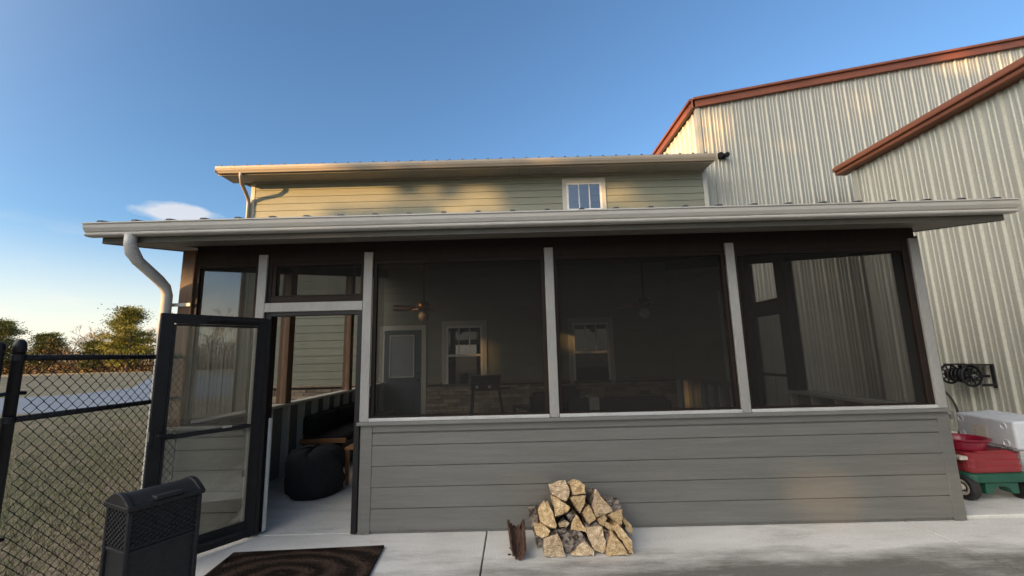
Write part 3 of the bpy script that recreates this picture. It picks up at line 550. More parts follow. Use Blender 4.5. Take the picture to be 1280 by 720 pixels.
bx('corner_trim', M['barn'], wing, CX - .05, CX + .06, CY - .12, CY + .03, -.1, 5.27, bevel=.006)
m = MB(); m.box(CX - .20, CX + .06, -4, CY + .28, 5.285, 5.46); m.box(CX - .25, CX - .201, -4, CY + .28, 5.36, 5.46); m.build('eave_trim', M['rust_trim'], wing, bevel=.02)
m = MB(); m.prism([(CX - .2, -4, 5.462), (CX + 7, -4, 5.462 + 7.2 * .17), (CX + 7, -4, 5.49 + 7.2 * .17), (CX - .2, -4, 5.49)], (0, CY + 4.28, 0)); m.build('roof', M['rust_trim'], wing)
m = MB(); m.box(CX - .03, CX + .01, -4, CY - .13, -.1, .1); m.build('base_trim', M['barn'], wing)

# ------------------------------------------------------------------ chain link fence and gate
FX = -3.05
fence = thing('chain_link_fence', 'black chain link fence panel running from its round-topped post to the porch corner', 'fence', (FX, 2.591, -.1))
m = MB(); m.lathe([(.029, 0), (.029, 1.69), (.032, 1.69), (.032, 1.725), (.027, 1.75), (.015, 1.765), (.004, 1.768)], (FX, 2.591, -.1), n=18); m.build('post', M['black'], fence, smooth=True)
for z in (1.555, 1.185):
    m = MB(); m.tube([(FX, 2.611, z), (FX, F - .02, z)], .019, 12); m.build('rail', M['black'], fence, smooth=True)
    m = MB(); m.lathe([(.031, -.02), (.034, -.018), (.034, .018), (.031, .02)], (FX, 2.591, z), n=16); m.box(FX - .012, FX + .012, 2.621, 2.681, z - .014, z + .014); m.build('band', M['black'], fence)
def mesh_y(name, parent, y0, y1, z0, z1, x):
    m = MB(); p = .0724; k = 0; y = y0 + p / 2; nz = int((z1 - z0) / (p / 2))
    while y < y1:
        for side in (1, -1):
            pts = [(x + (.003 if (i % 2) else -.003) * side, y + (p / 4 * (1 if i % 2 else -1)) * side * 1.06 + (p / 4) * (1 - side), z0 + i * p / 2) for i in range(nz + 1)]
            if side == -1: pts = [(a, b - p / 2 + p / 2, c) for a, b, c in pts]
            m.tube(pts, .0034, 4, cap=False)
        top = z0 + nz * p / 2
        m.tube([(x, y - p / 5, top - .012), (x - .004, y - p / 9, top + .018), (x + .004, y + p / 9, top + .018), (x, y + p / 5, top - .012)], .0034, 4, cap=False)
        y += p
    m.build(name, M['black'], parent)
mesh_y('wire_mesh', fence, 2.626, 3.86, -.06, 1.597, FX + .02)
gate = thing('chain_link_gate', 'black chain link gate hung on the fence post at the left edge', 'gate', (FX - .05, 2.502, -.06))
m = MB(); m.lathe([(.026, 0), (.026, 1.66), (.029, 1.665), (.026, 1.695), (.012, 1.71)], (FX - .02, 2.502, -.06), n=16); m.tube([(FX - .02, 2.502, 1.53), (FX - .9, 2.162, 1.53)], .02, 10); m.tube([(FX - .02, 2.502, 1.18), (FX - .9, 2.162, 1.18)], .016, 10); m.tube([(FX - .02, 2.502, .02), (FX - .9, 2.162, .02)], .02, 10); m.tube([(FX - .9, 2.162, -.04), (FX - .9, 2.162, 1.6)], .022, 10); m.build('gate_frame', M['black'], gate, smooth=True)
for z in (1.34, .5):
    m = MB(); m.tube([(FX + .01, 2.651, z), (FX, 2.591, z + .004), (FX - .02, 2.502, z - .008), (FX - .05, 2.442, z - .012)], .012, 8); m.build('hinge', M['black'], gate, smooth=True)

# ------------------------------------------------------------------ storage bin, mat
bo = Vector((-2.073, 2.384, 0)); th_ = R(63.3)
bin_ = thing('waste_bin', 'tall black resin bin with domed lid standing beside the open screen door', 'bin', tuple(bo))
T = Matrix.Translation(bo) @ Matrix.Rotation(th_, 4, 'Z')
w_, d_ = .332, .235
def bb(): m = MB(); m.T = T; return m
m = bb(); tp = .012
for a, b_ in ((0, .72),): m.add([(tp, tp, 0), (w_ - tp, tp, 0), (w_ - tp, d_ - tp, 0), (tp, d_ - tp, 0), (0, 0, .72), (w_, 0, .72), (w_, d_, .72), (0, d_, .72)], [(3, 2, 1, 0), (4, 5, 6, 7), (0, 1, 5, 4), (1, 2, 6, 5), (2, 3, 7, 6), (3, 0, 4, 7)])
for (x, y) in ((0, 0), (w_, 0), (w_, d_), (0, d_)): m.box(x - .012, x + .012, y - .012, y + .012, .0, .718)
m.box(.012, w_ - .012, -.006, .01, .50, .52); m.box(-.006, .01, .012, d_ - .012, .50, .52)
m.build('body', M['black_plastic'], bin_, bevel=.006)
m = bb()   # wicker weave panels: alternating raised strands
for r_ in range(13):
    z = .53 + r_ * .0142
    for k in range(17):
        x = .016 + k * .0185
        if (k + r_) % 2: m.box(x, x + .0175, -.007, .004, z, z + .012)
    for k in range(11):
        y = .016 + k * .0192
        if (k + r_) % 2: m.box(-.007, .004, y, y + .018, z, z + .012)
m.build('wicker_panel', M['black_plastic'], bin_, bevel=.002, seg=1)
m = bb()
m.box(-.022, w_ + .022, -.022, d_ + .022, .722, .748)
N = 12; arc = [(-.012 + (d_ + .024) * i / N,   .749 + .046 * math.sin(math.pi * i / N)) for i in range(N + 1)]
m.prism([(.0, y, z) for y, z in arc], (w_, 0, 0))
arc2 = [(-.02 + (d_ + .04) * i / N, .748 + .058 * math.sin(math.pi * i / N)) for i in range(N + 1)]
m.prism([(-.02, y, z) for y, z in arc2], (.03, 0, 0)); m.prism([(w_ - .01, y, z) for y, z in arc2], (.03, 0, 0))
m.box(.10, w_ - .10, -.03, .03, .752, .772)
m.build('lid', M['black_plastic'], bin_, bevel=.005)

mt = MB(); N = 30
pts = [(-2.25, 3.565), (-1.085, 3.63), (-1.03, 2.85), (-2.19, 2.79)]
mt.prism([(x, y, .003) for x, y in pts], (0, 0, .014)); 
P4 = [Vector((x, y, .017)) for x, y in pts]; 
for i in range(4):
    a, b_ = P4[i], P4[(i + 1) % 4]; c = sum(P4, Vector()) / 4
    a2, b2 = a.lerp(c, .05), b_.lerp(c, .05); mt.add([a, b_, b2, a2, a + Vector((0, 0, .006)), b_ + Vector((0, 0, .006)), b2 + Vector((0, 0, .005)), a2 + Vector((0, 0, .005))], [(0, 1, 5, 4), (4, 5, 6, 7), (3, 2, 6, 7)])
tag(mt.build('door_mat', M['mat'], bevel=.004), 'dark brown door mat with oval scroll pattern on the concrete before the doorway', 'door mat')

# ------------------------------------------------------------------ firewood
LOGS = [
('T1', 3.5, [(0.234, 0.487), (0.296, 0.508), (0.369, 0.518), (0.398, 0.461), (0.393, 0.397), (0.365, 0.359), (0.296, 0.394), (0.26, 0.41), (0.246, 0.454)], 'g', 'weathered grey log topmost on the left of the pile'),
('T2', 3.5, [(0.405, 0.49), (0.466, 0.519), (0.519, 0.475), (0.523, 0.411), (0.422, 0.406)], 's', 'pointed tan log end at the very top, right of the grey one'),
('T3', 3.48, [(0.402, 0.395), (0.434, 0.404), (0.521, 0.406), (0.513, 0.352), (0.475, 0.283), (0.441, 0.327)], 's', 'pale triangular log pointing down under the topmost tan end'),
('T4', 3.47, [(0.263, 0.41), (0.301, 0.399), (0.34, 0.363), (0.394, 0.327), (0.376, 0.293), (0.334, 0.273), (0.272, 0.26)], 's', 'pale cracked wedge log right below the weathered grey top log'),
('T5', 3.46, [(0.147, 0.3), (0.167, 0.336), (0.217, 0.385), (0.253, 0.312), (0.287, 0.203), (0.28, 0.181), (0.218, 0.198), (0.16, 0.229)], 's', 'large golden split log leaning on the upper left of the pile'),
('T6', 3.45, [(0.11, 0.204), (0.187, 0.207), (0.209, 0.19), (0.236, 0.168), (0.214, 0.129), (0.175, 0.115), (0.124, 0.141)], 's', 'small orange log end at the left edge below the large golden one'),
('T7', 3.56, [(0.075, 0.247), (0.138, 0.257), (0.162, 0.175), (0.189, 0.069), (0.185, 0.005), (0.135, 0.005), (0.105, 0.119)], 'b', 'bark-covered log standing behind the left edge of the pile'),
('T8', 3.4, [(0.178, 0.122), (0.241, 0.145), (0.287, 0.159), (0.306, 0.126), (0.342, 0.003), (0.225, 0.003), (0.179, 0.012)], 'g', 'big blunt brown log at the bottom left corner of the pile'),
('T9', 3.45, [(0.307, 0.125), (0.377, 0.145), (0.461, 0.154), (0.497, 0.106), (0.444, 0.059), (0.373, 0.016), (0.349, 0.005)], 'b', 'grey bark-faced log in the bottom middle, right of the big blunt one'),
('T10', 3.41, [(0.376, 0.01), (0.428, 0.059), (0.485, 0.098), (0.526, 0.066), (0.556, 0.036), (0.55, 0.003), (0.454, 0.003)], 'g', 'low triangular log on the concrete in the middle of the bottom row'),
('T11', 3.44, [(0.504, 0.181), (0.56, 0.192), (0.627, 0.19), (0.651, 0.088), (0.643, 0.022), (0.619, 0.004), (0.563, 0.025), (0.522, 0.099)], 'g', 'large squarish greyish log right of centre in the lower rows'),
('T12', 3.47, [(0.437, 0.275), (0.475, 0.217), (0.524, 0.139), (0.452, 0.156), (0.391, 0.167), (0.398, 0.214)], 's', 'golden triangular log end in the centre of the pile'),
('T13', 3.49, [(0.367, 0.265), (0.415, 0.298), (0.431, 0.262), (0.393, 0.212)], 'b', 'small bark chunk wedged beside the golden centre triangle'),
('T14', 3.48, [(0.299, 0.208), (0.354, 0.235), (0.386, 0.204), (0.357, 0.178), (0.308, 0.182)], 'g', 'small shaded log end left of the golden centre triangle'),
('T15', 3.47, [(0.279, 0.169), (0.358, 0.179), (0.36, 0.156), (0.318, 0.133), (0.276, 0.143)], 'b', 'dark flat bark piece between bottom left logs and centre'),
('T16', 3.48, [(0.491, 0.285), (0.511, 0.321), (0.542, 0.344), (0.594, 0.235), (0.534, 0.19)], 's', 'pale slanting log between centre triangle and the bark-topped log'),
('T17', 3.46, [(0.598, 0.463), (0.632, 0.404), (0.678, 0.353), (0.72, 0.295), (0.599, 0.259), (0.563, 0.353)], 'h', 'big wedge log with rough bark side on the upper right'),
('T18', 3.58, [(0.691, 0.356), (0.755, 0.356), (0.798, 0.338), (0.819, 0.275), (0.728, 0.233)], 'b', 'rough dark bark log behind the upper right wedge'),
('T19', 3.48, [(0.683, 0.262), (0.748, 0.289), (0.801, 0.302), (0.79, 0.19), (0.762, 0.186)], 's', 'golden wedge log pointing left at the right side, under dark bark'),
('T20', 3.5, [(0.601, 0.228), (0.668, 0.257), (0.683, 0.229), (0.649, 0.171), (0.613, 0.197)], 's', 'small five-sided log end under the upper right wedge'),
('T21', 3.48, [(0.663, 0.212), (0.738, 0.177), (0.723, 0.137), (0.703, 0.145), (0.657, 0.184)], 's', 'short tan log end above the long right-hand pieces'),
('T22', 3.5, [(0.521, 0.175), (0.593, 0.209), (0.614, 0.17), (0.56, 0.169)], 'b', 'thin dark log sliver above the large squarish greyish log'),
('T23', 3.42, [(0.707, 0.181), (0.755, 0.204), (0.798, 0.154), (0.839, 0.105), (0.85, 0.003), (0.816, 0.01), (0.777, 0.083)], 's', 'long curved tan log down the right-hand edge of the pile'),
('T24', 3.4, [(0.684, 0.122), (0.7, 0.15), (0.738, 0.11), (0.777, 0.065), (0.812, 0.003), (0.71, 0.003), (0.635, 0.003), (0.656, 0.066)], 's', 'wide triangular log on the concrete at the bottom right'),
('T25', 3.55, [(0.811, 0.215), (0.85, 0.185), (0.877, 0.153), (0.885, 0.075), (0.83, 0.125)], 's', 'pale sliver log behind the far right edge of the pile'),
('T26', 3.46, [(0.644, 0.167), (0.666, 0.155), (0.695, 0.098), (0.665, 0.043), (0.656, 0.09)], 'b', 'narrow dark bark strip between squarish log and right-hand triangle'),
]
lr = random.Random(11)
for nme, yf, poly, kind, lab in LOGS:
    bm = bmesh.new(); cx = sum(p[0] for p in poly) / len(poly); cz = sum(p[1] for p in poly) / len(poly)
    # resample the outline for rough edges
    out = []
    for i, p in enumerate(poly):
        q = poly[(i + 1) % len(poly)]; L = math.hypot(q[0] - p[0], q[1] - p[1]); k = max(1, int(L / .022))
        for j in range(k):
            t = j / k; a = .0035 if j else .001; out.append((p[0] + (q[0] - p[0]) * t + lr.uniform(-a, a), p[1] + (q[1] - p[1]) * t + lr.uniform(-a, a)))
    ln = min(F - .03 - yf, .36); dx, dz = lr.uniform(-.02, .02), (0 if cz < .1 else -.28 * min(1, (cz - .05) / .2) * ln)
    ba = lr.uniform(0, .5); barky = (ba, ba + .42); rings = []
    for k in range(7):
        t = k / 6; ring = []
        for (x, z) in out:
            s_ = 1 - .05 * (k == 6) - (.03 if k == 0 else 0)
            j = .003 if 0 < k < 6 else .0015
            ring.append(bm.verts.new((cx + (x - cx) * s_ + dx * t + lr.uniform(-j, j), yf + ln * t + (lr.uniform(-.006, .006) if k == 0 else 0) + (.012 if k == 1 else 0) - (ln / 6 - .012 if k == 1 else 0) * 1, max(.002, cz + (z - cz) * s_ + dz * t + lr.uniform(-j, j)))))
        rings.append(ring)
    n = len(out); c0 = bm.verts.new((cx, yf - .004, cz)); mid = [bm.verts.new(((v.co.x + cx) / 2, yf + lr.uniform(-.003, .003), (v.co.z + cz) / 2)) for v in rings[0]]
    for i in range(n):
        j = (i + 1) % n
        f1 = bm.faces.new((c0, mid[i], mid[j])); f2 = bm.faces.new((mid[i], rings[0][i], rings[0][j], mid[j])); f1.material_index = f2.material_index = 0
        for k in range(6):
            ff = bm.faces.new((rings[k][i], rings[k + 1][i], rings[k + 1][j], rings[k][j])); ff.material_index = 1 if (kind == 'b' or (kind in 'gh' and k > 0) or (kind == 's' and barky[0] <= (i / n) % 1 <= barky[1])) else 0
    bm.faces.new(rings[6])
    bmesh.ops.recalc_face_normals(bm, faces=bm.faces)
    off = Vector((cx, yf, 0)); 
    for v in bm.verts: v.co -= off
    me = bpy.data.meshes.new('firewood_log'); bm.to_mesh(me); bm.free()
    face = {'s': M['split'], 'g': M['split_grey'], 'b': M['bark'], 'h': M['split_grey']}[kind]
    me.materials.append(face); me.materials.append(M['bark'])
    o = bpy.data.objects.new('firewood_log', me); o.location = off; col.objects.link(o)
    tag(o, lab, 'firewood log', 'split firewood logs stacked against the porch wall')
# curved slab of bark beside the pile
m = MB(); N = 14
outer = []
for i in range(N + 1):
    a = math.pi * (.02 + .96 * i / N); outer.append((a, .058 + rnd.uniform(-.004, .004)))
rows = 9; vs = []
for k in range(rows + 1):
    t = k / rows; y = 3.36 + .30 * t; zb = .018 + .10 * t
    for thk in (0, .012):
        for a, r_ in outer:
            jag = 1 + (.5 * rnd.random() if k == rows else 0) * 0
            vs.append((-.01 + math.cos(a) * (r_ - thk) * (1 + .25 * t) - .02 * t, y + rnd.uniform(-.006, .006) + (rnd.uniform(-.07, .05) if k == rows else 0), zb + .045 - math.sin(a) * (r_ - thk) + .02 * abs(math.cos(a)) + rnd.uniform(-.006, .006) ))
n1 = N + 1; fs = []
for k in range(rows):
    for i in range(N):
        a = k * 2 * n1 + i; b_ = (k + 1) * 2 * n1 + i
        fs += [(a, b_, b_ + 1, a + 1), (a + n1, a + n1 + 1, b_ + n1 + 1, b_ + n1)]
    a = k * 2 * n1; b_ = (k + 1) * 2 * n1
    fs += [(a, a + n1, b_ + n1, b_), (a + N, b_ + N, b_ + N + n1, a + N + n1)]
for k in (0, rows):
    for i in range(N): a = k * 2 * n1 + i; fs.append((a, a + 1, a + 1 + n1, a + n1))
m.add(vs, fs); tag(m.build('bark_slab', M['bark_dark']), 'dark curved slab of bark lying just left of the firewood pile', 'bark')
for x, y, s_, lb_ in ((-.085, 3.56, .022, 'upper of two bark crumbs left of the dark bark slab'), (-.095, 3.45, .026, 'lower of two bark crumbs left of the dark bark slab')):
    m = MB(); m.prism([(x, y, .001), (x + s_, y + .006, .001), (x + s_ * .8, y + s_ * .7, .001), (x + .002, y + s_ * .6, .001)], (0, 0, .007)); tag(m.build('bark_crumb', M['bark_dark'], bevel=.002), lb_, 'bark', 'bark crumbs on the concrete')

# ------------------------------------------------------------------ hose reel on the shed wall
reel = thing('hose_reel', 'black wall-mounted hose reel on the ribbed metal shed wall', 'hose reel', (CX - .05, 7.05, .98))
def disc(cx, cy, cz, Rr):
    m = MB()
    N = 28; ring = [(cx + Rr * math.cos(2 * math.pi * i / N), cy, cz + Rr * math.sin(2 * math.pi * i / N)) for i in range(N + 1)]
    m.tube(ring, .017, 8, cap=False); m.tube([(cx + Rr * .55 * math.cos(2 * math.pi * i / N), cy, cz + Rr * .55 * math.sin(2 * math.pi * i / N)) for i in range(N + 1)], .009, 6, cap=False)
    for i in range(10):
        a = 2 * math.pi * i / 10; m.tube([(cx, cy, cz), (cx + Rr * math.cos(a), cy, cz + Rr * math.sin(a))], .011, 6)
    m.lathe([(.05, -.03), (.05, .03)], (cx, cy, cz), (0, 1, 0), 14)
    return m
rc = CX - .24
disc(rc, 7.22, 1.0, .150).build('side_wheel', M['black'], reel); disc(rc, 6.88, .98, .155).build('side_wheel', M['black'], reel)
m = MB(); m.tube([(rc, 7.21, 1.0), (rc, 6.89, .98)], .070, 14); m.build('drum', M['black'], reel, smooth=True)
m = MB(); pts = []
for i in range(120):
    a = i * .5; pts.append((rc + (.095 + .012 * (i // 60)) * math.cos(a), 7.19 - .28 * (i % 60) / 60, .99 + (.095 + .012 * (i // 60)) * math.sin(a)))
m.tube(pts, .011, 6); m.build('coiled_hose', M['black_plastic'], reel, smooth=True)
m = MB(); m.box(CX - .30, CX - .03, 6.72, 7.24, 1.150, 1.17); m.box(CX - .055, CX - .034, 6.72, 6.77, .80, 1.149); m.box(CX - .27, CX - .056, 6.70, 6.73, .83, .87); m.box(CX - .27, CX - .03, 6.80, 6.825, .96, 1.0); m.box(CX - .27, CX - .03, 7.255, 7.275, .98, 1.02); m.box(CX - .055, CX - .034, 7.2, 7.25, .85, 1.149); m.build('wall_bracket', M['black'], reel, bevel=.005)
m = MB(); m.lathe([(.03, 0), (.034, .02), (.02, .05)], (rc, 6.86, .98), (0, -1, 0), 12); m.tube([(rc, 6.86, .98), (rc, 6.80, .98), (rc - .08, 6.80, 1.0)], .010, 8); m.build('crank', M['metal'], reel)
hp = [(rc - .1, 7.30, .93), (7.0, 7.15, .82), (6.6, 6.6, .66), (6.1, 6.05, .55), (5.65, 5.6, .47), (5.2, 5.2, .435), (4.75, 4.85, .45), (4.3, 4.55, .40), (4.02, 4.4, .2), (3.99, 4.5, .04)]
m = MB()
cv = []
for i in range(len(hp) - 1):
    p0, p1, p2, p3 = [Vector(hp[max(0, min(len(hp) - 1, i + k))]) for k in (-1, 0, 1, 2)]
    for t in (0, .25, .5, .75): cv.append(.5 * ((2 * p1) + (p2 - p0) * t + (2 * p0 - 5 * p1 + 4 * p2 - p3) * t * t + (3 * p1 - p0 - 3 * p2 + p3) * t ** 3))
m.tube(cv + [Vector(hp[-1])], .016, 8); m.build('feed_hose', M['black'], reel, smooth=True)

# ------------------------------------------------------------------ wagon, tub, cooler
wg = thing('toy_wagon', 'red and green plastic garden wagon with black tyres parked right of the porch corner', 'wagon', (4.56, 4.6, .022))
def rounded(x0, x1, y0, y1, r, n=5):
    o = []
    for cx, cy, a0 in ((x1 - r, y0 + r, -90), (x1 - r, y1 - r, 0), (x0 + r, y1 - r, 90), (x0 + r, y0 + r, 180)):
        for i in range(n + 1): a = R(a0 + 90 * i / n); o.append((cx + r * math.cos(a), cy + r * math.sin(a)))
    return o
def loft(mb, secs):
    n = len(secs[0][0]); vs = [(x, y, z) for pts, z in secs for x, y in pts]
    fs = [(i * n + k, i * n + (k + 1) % n, (i + 1) * n + (k + 1) % n, (i + 1) * n + k) for i in range(len(secs) - 1) for k in range(n)]
    mb.add(vs, fs + [tuple(range(n - 1, -1, -1)), tuple((len(secs) - 1) * n + k for k in range(n))])
wx0, wx1, wy0, wy1 = 4.27, 4.86, 4.22, 5.15
m = MB(); loft(m, [(rounded(wx0 + .03, wx1 - .03, wy0 + .03, wy1 - .03, .08), .185), (rounded(wx0, wx1, wy0, wy1, .09), .20), (rounded(wx0, wx1, wy0, wy1, .09), .262), (rounded(wx0 + .02, wx1 - .02, wy0 + .02, wy1 - .02, .08), .275)])
for y in (wy0 + .02, wy1 - .14):                      # arched axle housings
    arch = [(wx0 + .14, .19), (wx0 + .14, .09), (wx0 + .20, .09), (wx0 + .22, .13), (wx0 + .26, .155), (wx1 - .26, .155), (wx1 - .22, .13), (wx1 - .20, .09), (wx1 - .14, .09), (wx1 - .14, .19)]
    m.prism([(x, y, z) for x, z in arch], (0, .12, 0))
m.build('chassis', M['green'], wg, bevel=.008)
m = MB(); loft(m, [(rounded(wx0 + .03, wx1 - .03, wy0 + .03, wy1 - .03, .08), .276), (rounded(wx0 + .02, wx1 - .02, wy0 + .02, wy1 - .02, .08), .335), (rounded(wx0 + .032, wx1 - .032, wy0 + .032, wy1 - .032, .08), .34), (rounded(wx0 + .022, wx1 - .022, wy0 + .022, wy1 - .022, .08), .395), (rounded(wx0 + .034, wx1 - .034, wy0 + .034, wy1 - .034, .08), .40), (rounded(wx0 + .022, wx1 - .022, wy0 + .022, wy1 - .022, .08), .455), (rounded(wx0 + .045, wx1 - .045, wy0 + .045, wy1 - .045, .07), .46)])
m.prism([(wx0 + .08, wy0 + .035, .44), (wx0 + .15, wy0 + .03, .475), (wx1 - .15, wy0 + .03, .475), (wx1 - .08, wy0 + .035, .44)], (0, .04, 0))
m.build('bed', M['red'], wg, bevel=.006)
for x, sgn in ((wx0 + .03, -1), (wx1 - .03, 1)):
    for y in (wy0 + .10, wy1 - .12):
        m = MB(); c = (x, y, .137); ax = (sgn, 0, 0)
        m.lathe([(.062, -.045), (.10, -.045), (.115, -.03), (.115, .03), (.10, .045), (.075, .045), (.07, .03)], c, ax, 24); wh = m.build('wheel', M['rubber'], wg, bevel=.006)
        m = MB(); m.lathe([(.074, .02), (.076, .036), (.06, .042), (.045, .03), (.028, .03), (.024, .052), (.006, .056)], c, ax, 20); m.build('hub', M['hub'], wh, smooth=False, bevel=.002)
m = MB(); m.box(wx0 - .055, wx0 + .02, wy0 + .02, wy0 + .10, .40, .435); m.build('side_clip', M['hub'], wg, bevel=.005)
tub = MB(); tub.lathe([(.15, .0), (.165, .01), (.19, .085), (.215, .10), (.215, .112), (.195, .112), (.18, .09), (.155, .02), (.01, .018)], (4.455, 4.44, .462), (0, 0, 1), 32)
tag(tub.build('plastic_tub', M['crimson'], smooth=False), 'round crimson plastic tub sitting on the red wagon under the cooler', 'tub')
# cooler tipped on its side so that the feet face out
cl = Vector((4.79, 4.80, .486)); cr_ = Vector((4.70, 4.15, .482))
ex = (cr_ - cl).normalized(); ez = Vector((0, 0, 1)); ez = (ez - ex * ez.dot(ex)).normalized(); eyv = ez.cross(ex).normalized()
cool = thing('ice_cooler', 'white plastic cooler tipped on its side on top of the wagon, round feet showing', 'cooler', tuple(cl))
T = Matrix(((ex.x, eyv.x, ez.x, cl.x), (ex.y, eyv.y, ez.y, cl.y), (ex.z, eyv.z, ez.z, cl.z), (0, 0, 0, 1)))
def cb(): m = MB(); m.T = T; return m
CLn, CHt = .65, .285
m = cb(); m.add([(.012, 0, .012), (CLn - .012, 0, .012), (CLn + .01, .30, 0), (-.01, .30, 0), (.012, 0, CHt - .012), (CLn - .012, 0, CHt - .012), (CLn + .01, .30, CHt), (-.01, .30, CHt)], [(3, 2, 1, 0), (4, 5, 6, 7), (0, 1, 5, 4), (1, 2, 6, 5), (2, 3, 7, 6), (3, 0, 4, 7)])
body = m.build('body', M['cooler'], cool, bevel=.022, seg=3)
m = cb(); m.box(-.018, CLn + .018, .302, .37, -.008, CHt + .008); m.build('lid', M['cooler'], cool, bevel=.015, seg=3)
for x in (.075, CLn - .115):
    for z in (.06, CHt - .07):
        m = cb(); m.lathe([(.034, 0), (.034, .006), (.026, .007), (.022, .001), (.001, .0)], (x, -.001, z), (0, -1, 0), 20); m.build('foot', M['cooler'], body)
m = cb(); m.box(.20, .36, -.003, -.0008, .045, .19); m.build('label', M['cooler_lbl'], cool)
m = cb(); m.tube([(CLn + .006, .10, .08), (CLn + .03, .10, .09), (CLn + .03, .10, .17), (CLn + .006, .10, .18)], .012, 8); m.build('handle', M['grey_plastic'], cool)
# slatted bench end behind the wagon
bn = thing('slatted_bench', 'grey slatted bench partly in frame behind the wagon at the right edge', 'bench', (5.9, 4.95, .022))
m = MB()
for k in range(4): m.box(5.36, 6.5, 4.80 + k * .11, 4.885 + k * .11, .33, .355)
m.build('seat', M['grey_plastic'], bn, bevel=.006)
for x in (5.40, 6.40):
    for y in (4.82, 5.14): MB().box(x, x + .05, y, y + .05, .022, .329).build('leg', M['grey_plastic'], bn, bevel=.004)

# ------------------------------------------------------------------ inside the porch
def fan(x, y, z, zc_, lab, a0, n=5):
    t = thing('ceiling_fan', lab, 'ceiling fan', (x, y, z), 'ceiling fans under the porch roof')
    m = MB(); m.tube([(x, y, zc_ - .02), (x, y, z + .1)], .014, 10); m.lathe([(.07, 0), (.06, -.05), (.02, -.08)], (x, y, zc_ - .006)); m.build('downrod', M['bronze'], t, smooth=True)
    m = MB(); m.lathe([(.03, .13), (.09, .12), (.12, .07), (.12, .0), (.08, -.03), (.06, -.06), (.03, -.06)], (x, y, z)); m.build('motor', M['bronze'], t, smooth=True)
    for k in range(n):
        a = a0 + 2 * math.pi * k / n; m = MB(); m.T = Matrix.Translation((x, y, z)) @ Matrix.Rotation(a, 4, 'Z') @ Matrix.Rotation(R(11), 4, 'X')
        m.prism([(.18, -.05, 0), (.30, -.065, 0), (.60, -.07, 0), (.65, -.04, 0), (.65, .04, 0), (.60, .07, 0), (.30, .065, 0), (.18, .05, 0)], (0, 0, .007)); b_ = m.build('blade', M['fanwood'], t, bevel=.002)
        m = MB(); m.T = Matrix.Translation((x, y, z)) @ Matrix.Rotation(a, 4, 'Z'); m.box(.09, .24, -.014, .014, -.012, -.004); m.build('blade_arm', M['bronze'], b_)
    m = MB(); m.lathe([(.03, -.06), (.075, -.09), (.095, -.14), (.085, -.19), (.05, -.225), (.01, -.235)], (x, y, z)); m.build('light_globe', M['hub'], t, smooth=True)
fan(-1.62, 7.5, 2.36, zc(7.5), 'brown ceiling fan with light globe above the back door', .25)
fan(2.33, 7.5, 2.32, zc(7.5), 'dim ceiling fan in the shade above the right-hand window', .9)
# griddle
gr = thing('gas_griddle', 'black gas griddle with two round dials on splayed legs below the left window', 'grill', (-.62, 9.05, .004))
m = MB(); m.box(-.92, -.34, 8.82, 9.25, .78, .93); m.build('body', M['black'], gr, bevel=.01)
m = MB(); m.prism([(-.93, 8.80, .932), (-.93, 8.80, 1.0), (-.93, 8.92, 1.08), (-.93, 9.26, 1.08), (-.93, 9.27, .932)], (.61, 0, 0)); m.build('hood', M['black'], gr, bevel=.012)
for x in (-.80, -.54): MB().lathe([(.034, 0), (.034, .02), (.025, .03)], (x, 8.82, .86), (0, -1, 0), 14).build('dial', M['metal'], gr)
for x, y, dx, dy in ((-.90, 8.86, -.06, -.05), (-.36, 8.86, .12, -.05), (-.90, 9.2, -.06, .05), (-.36, 9.2, .12, .05)):
    m = MB(); m.tube([(x, y, .79), (x + dx, y + dy, .005)], .018, 8); m.build('leg', M['black'], gr)
m = MB(); m.box(-.33, -.12, 8.85, 9.2, .80, .82); m.build('side_shelf', M['black'], gr, bevel=.006)
# patio chairs and sofa: dark frames with cushions
def seat(name, lab, cat, x, y, w, rot, m_c='dark_cushion', group=None):
    t = thing(name, lab, cat, (x, y, .004), group); T = Matrix.Translation((x, y, .004)) @ Matrix.Rotation(rot, 4, 'Z')
    def q(): k = MB(); k.T = T; return k
    h = w / 2
    for sx in (-h, h - .045):
        for yy in (-.36, .30): q().box(sx, sx + .045, yy, yy + .045, 0, .56 if yy < 0 else .80).build('leg', M['black'], t, bevel=.004)
    m = q(); m.box(-h + .045, h - .045, -.36, .34, .27, .31); m.build('seat_frame', M['black'], t, bevel=.005)
    for sx in (-h, h - .06): m = q(); m.box(sx, sx + .06, -.37, .30, .56, .60); m.build('armrest', M['black'], t, bevel=.008)
    m = q(); m.box(-h + .05, h - .05, -.34, .26, .312, .43); m.build('seat_cushion', M[m_c], t, bevel=.035, seg=3)
    m = q(); m.add([(-h + .05, .18, .432), (h - .05, .18, .432), (h - .05, .32, .432), (-h + .05, .32, .432), (-h + .05, .26, .86), (h - .05, .26, .86), (h - .05, .38, .86), (-h + .05, .38, .86)], [(3, 2, 1, 0), (4, 5, 6, 7), (0, 1, 5, 4), (1, 2, 6, 5), (2, 3, 7, 6), (3, 0, 4, 7)]); m.build('back_cushion', M[m_c], t, bevel=.04, seg=3)
    return t
seat('patio_chair', 'dark cushioned patio chair just left of the middle screen post', 'chair', .37, 7.6, .62, R(205), group='dark patio chairs on the porch')
seat('patio_chair', 'dark cushioned patio chair with its back to the right-hand window', 'chair', .98, 8.75, .62, R(170), group='dark patio chairs on the porch')
so_ = seat('patio_sofa', 'dark cushioned patio sofa seen from behind through the second screen', 'sofa', 1.45, 6.5, 1.5, R(180))
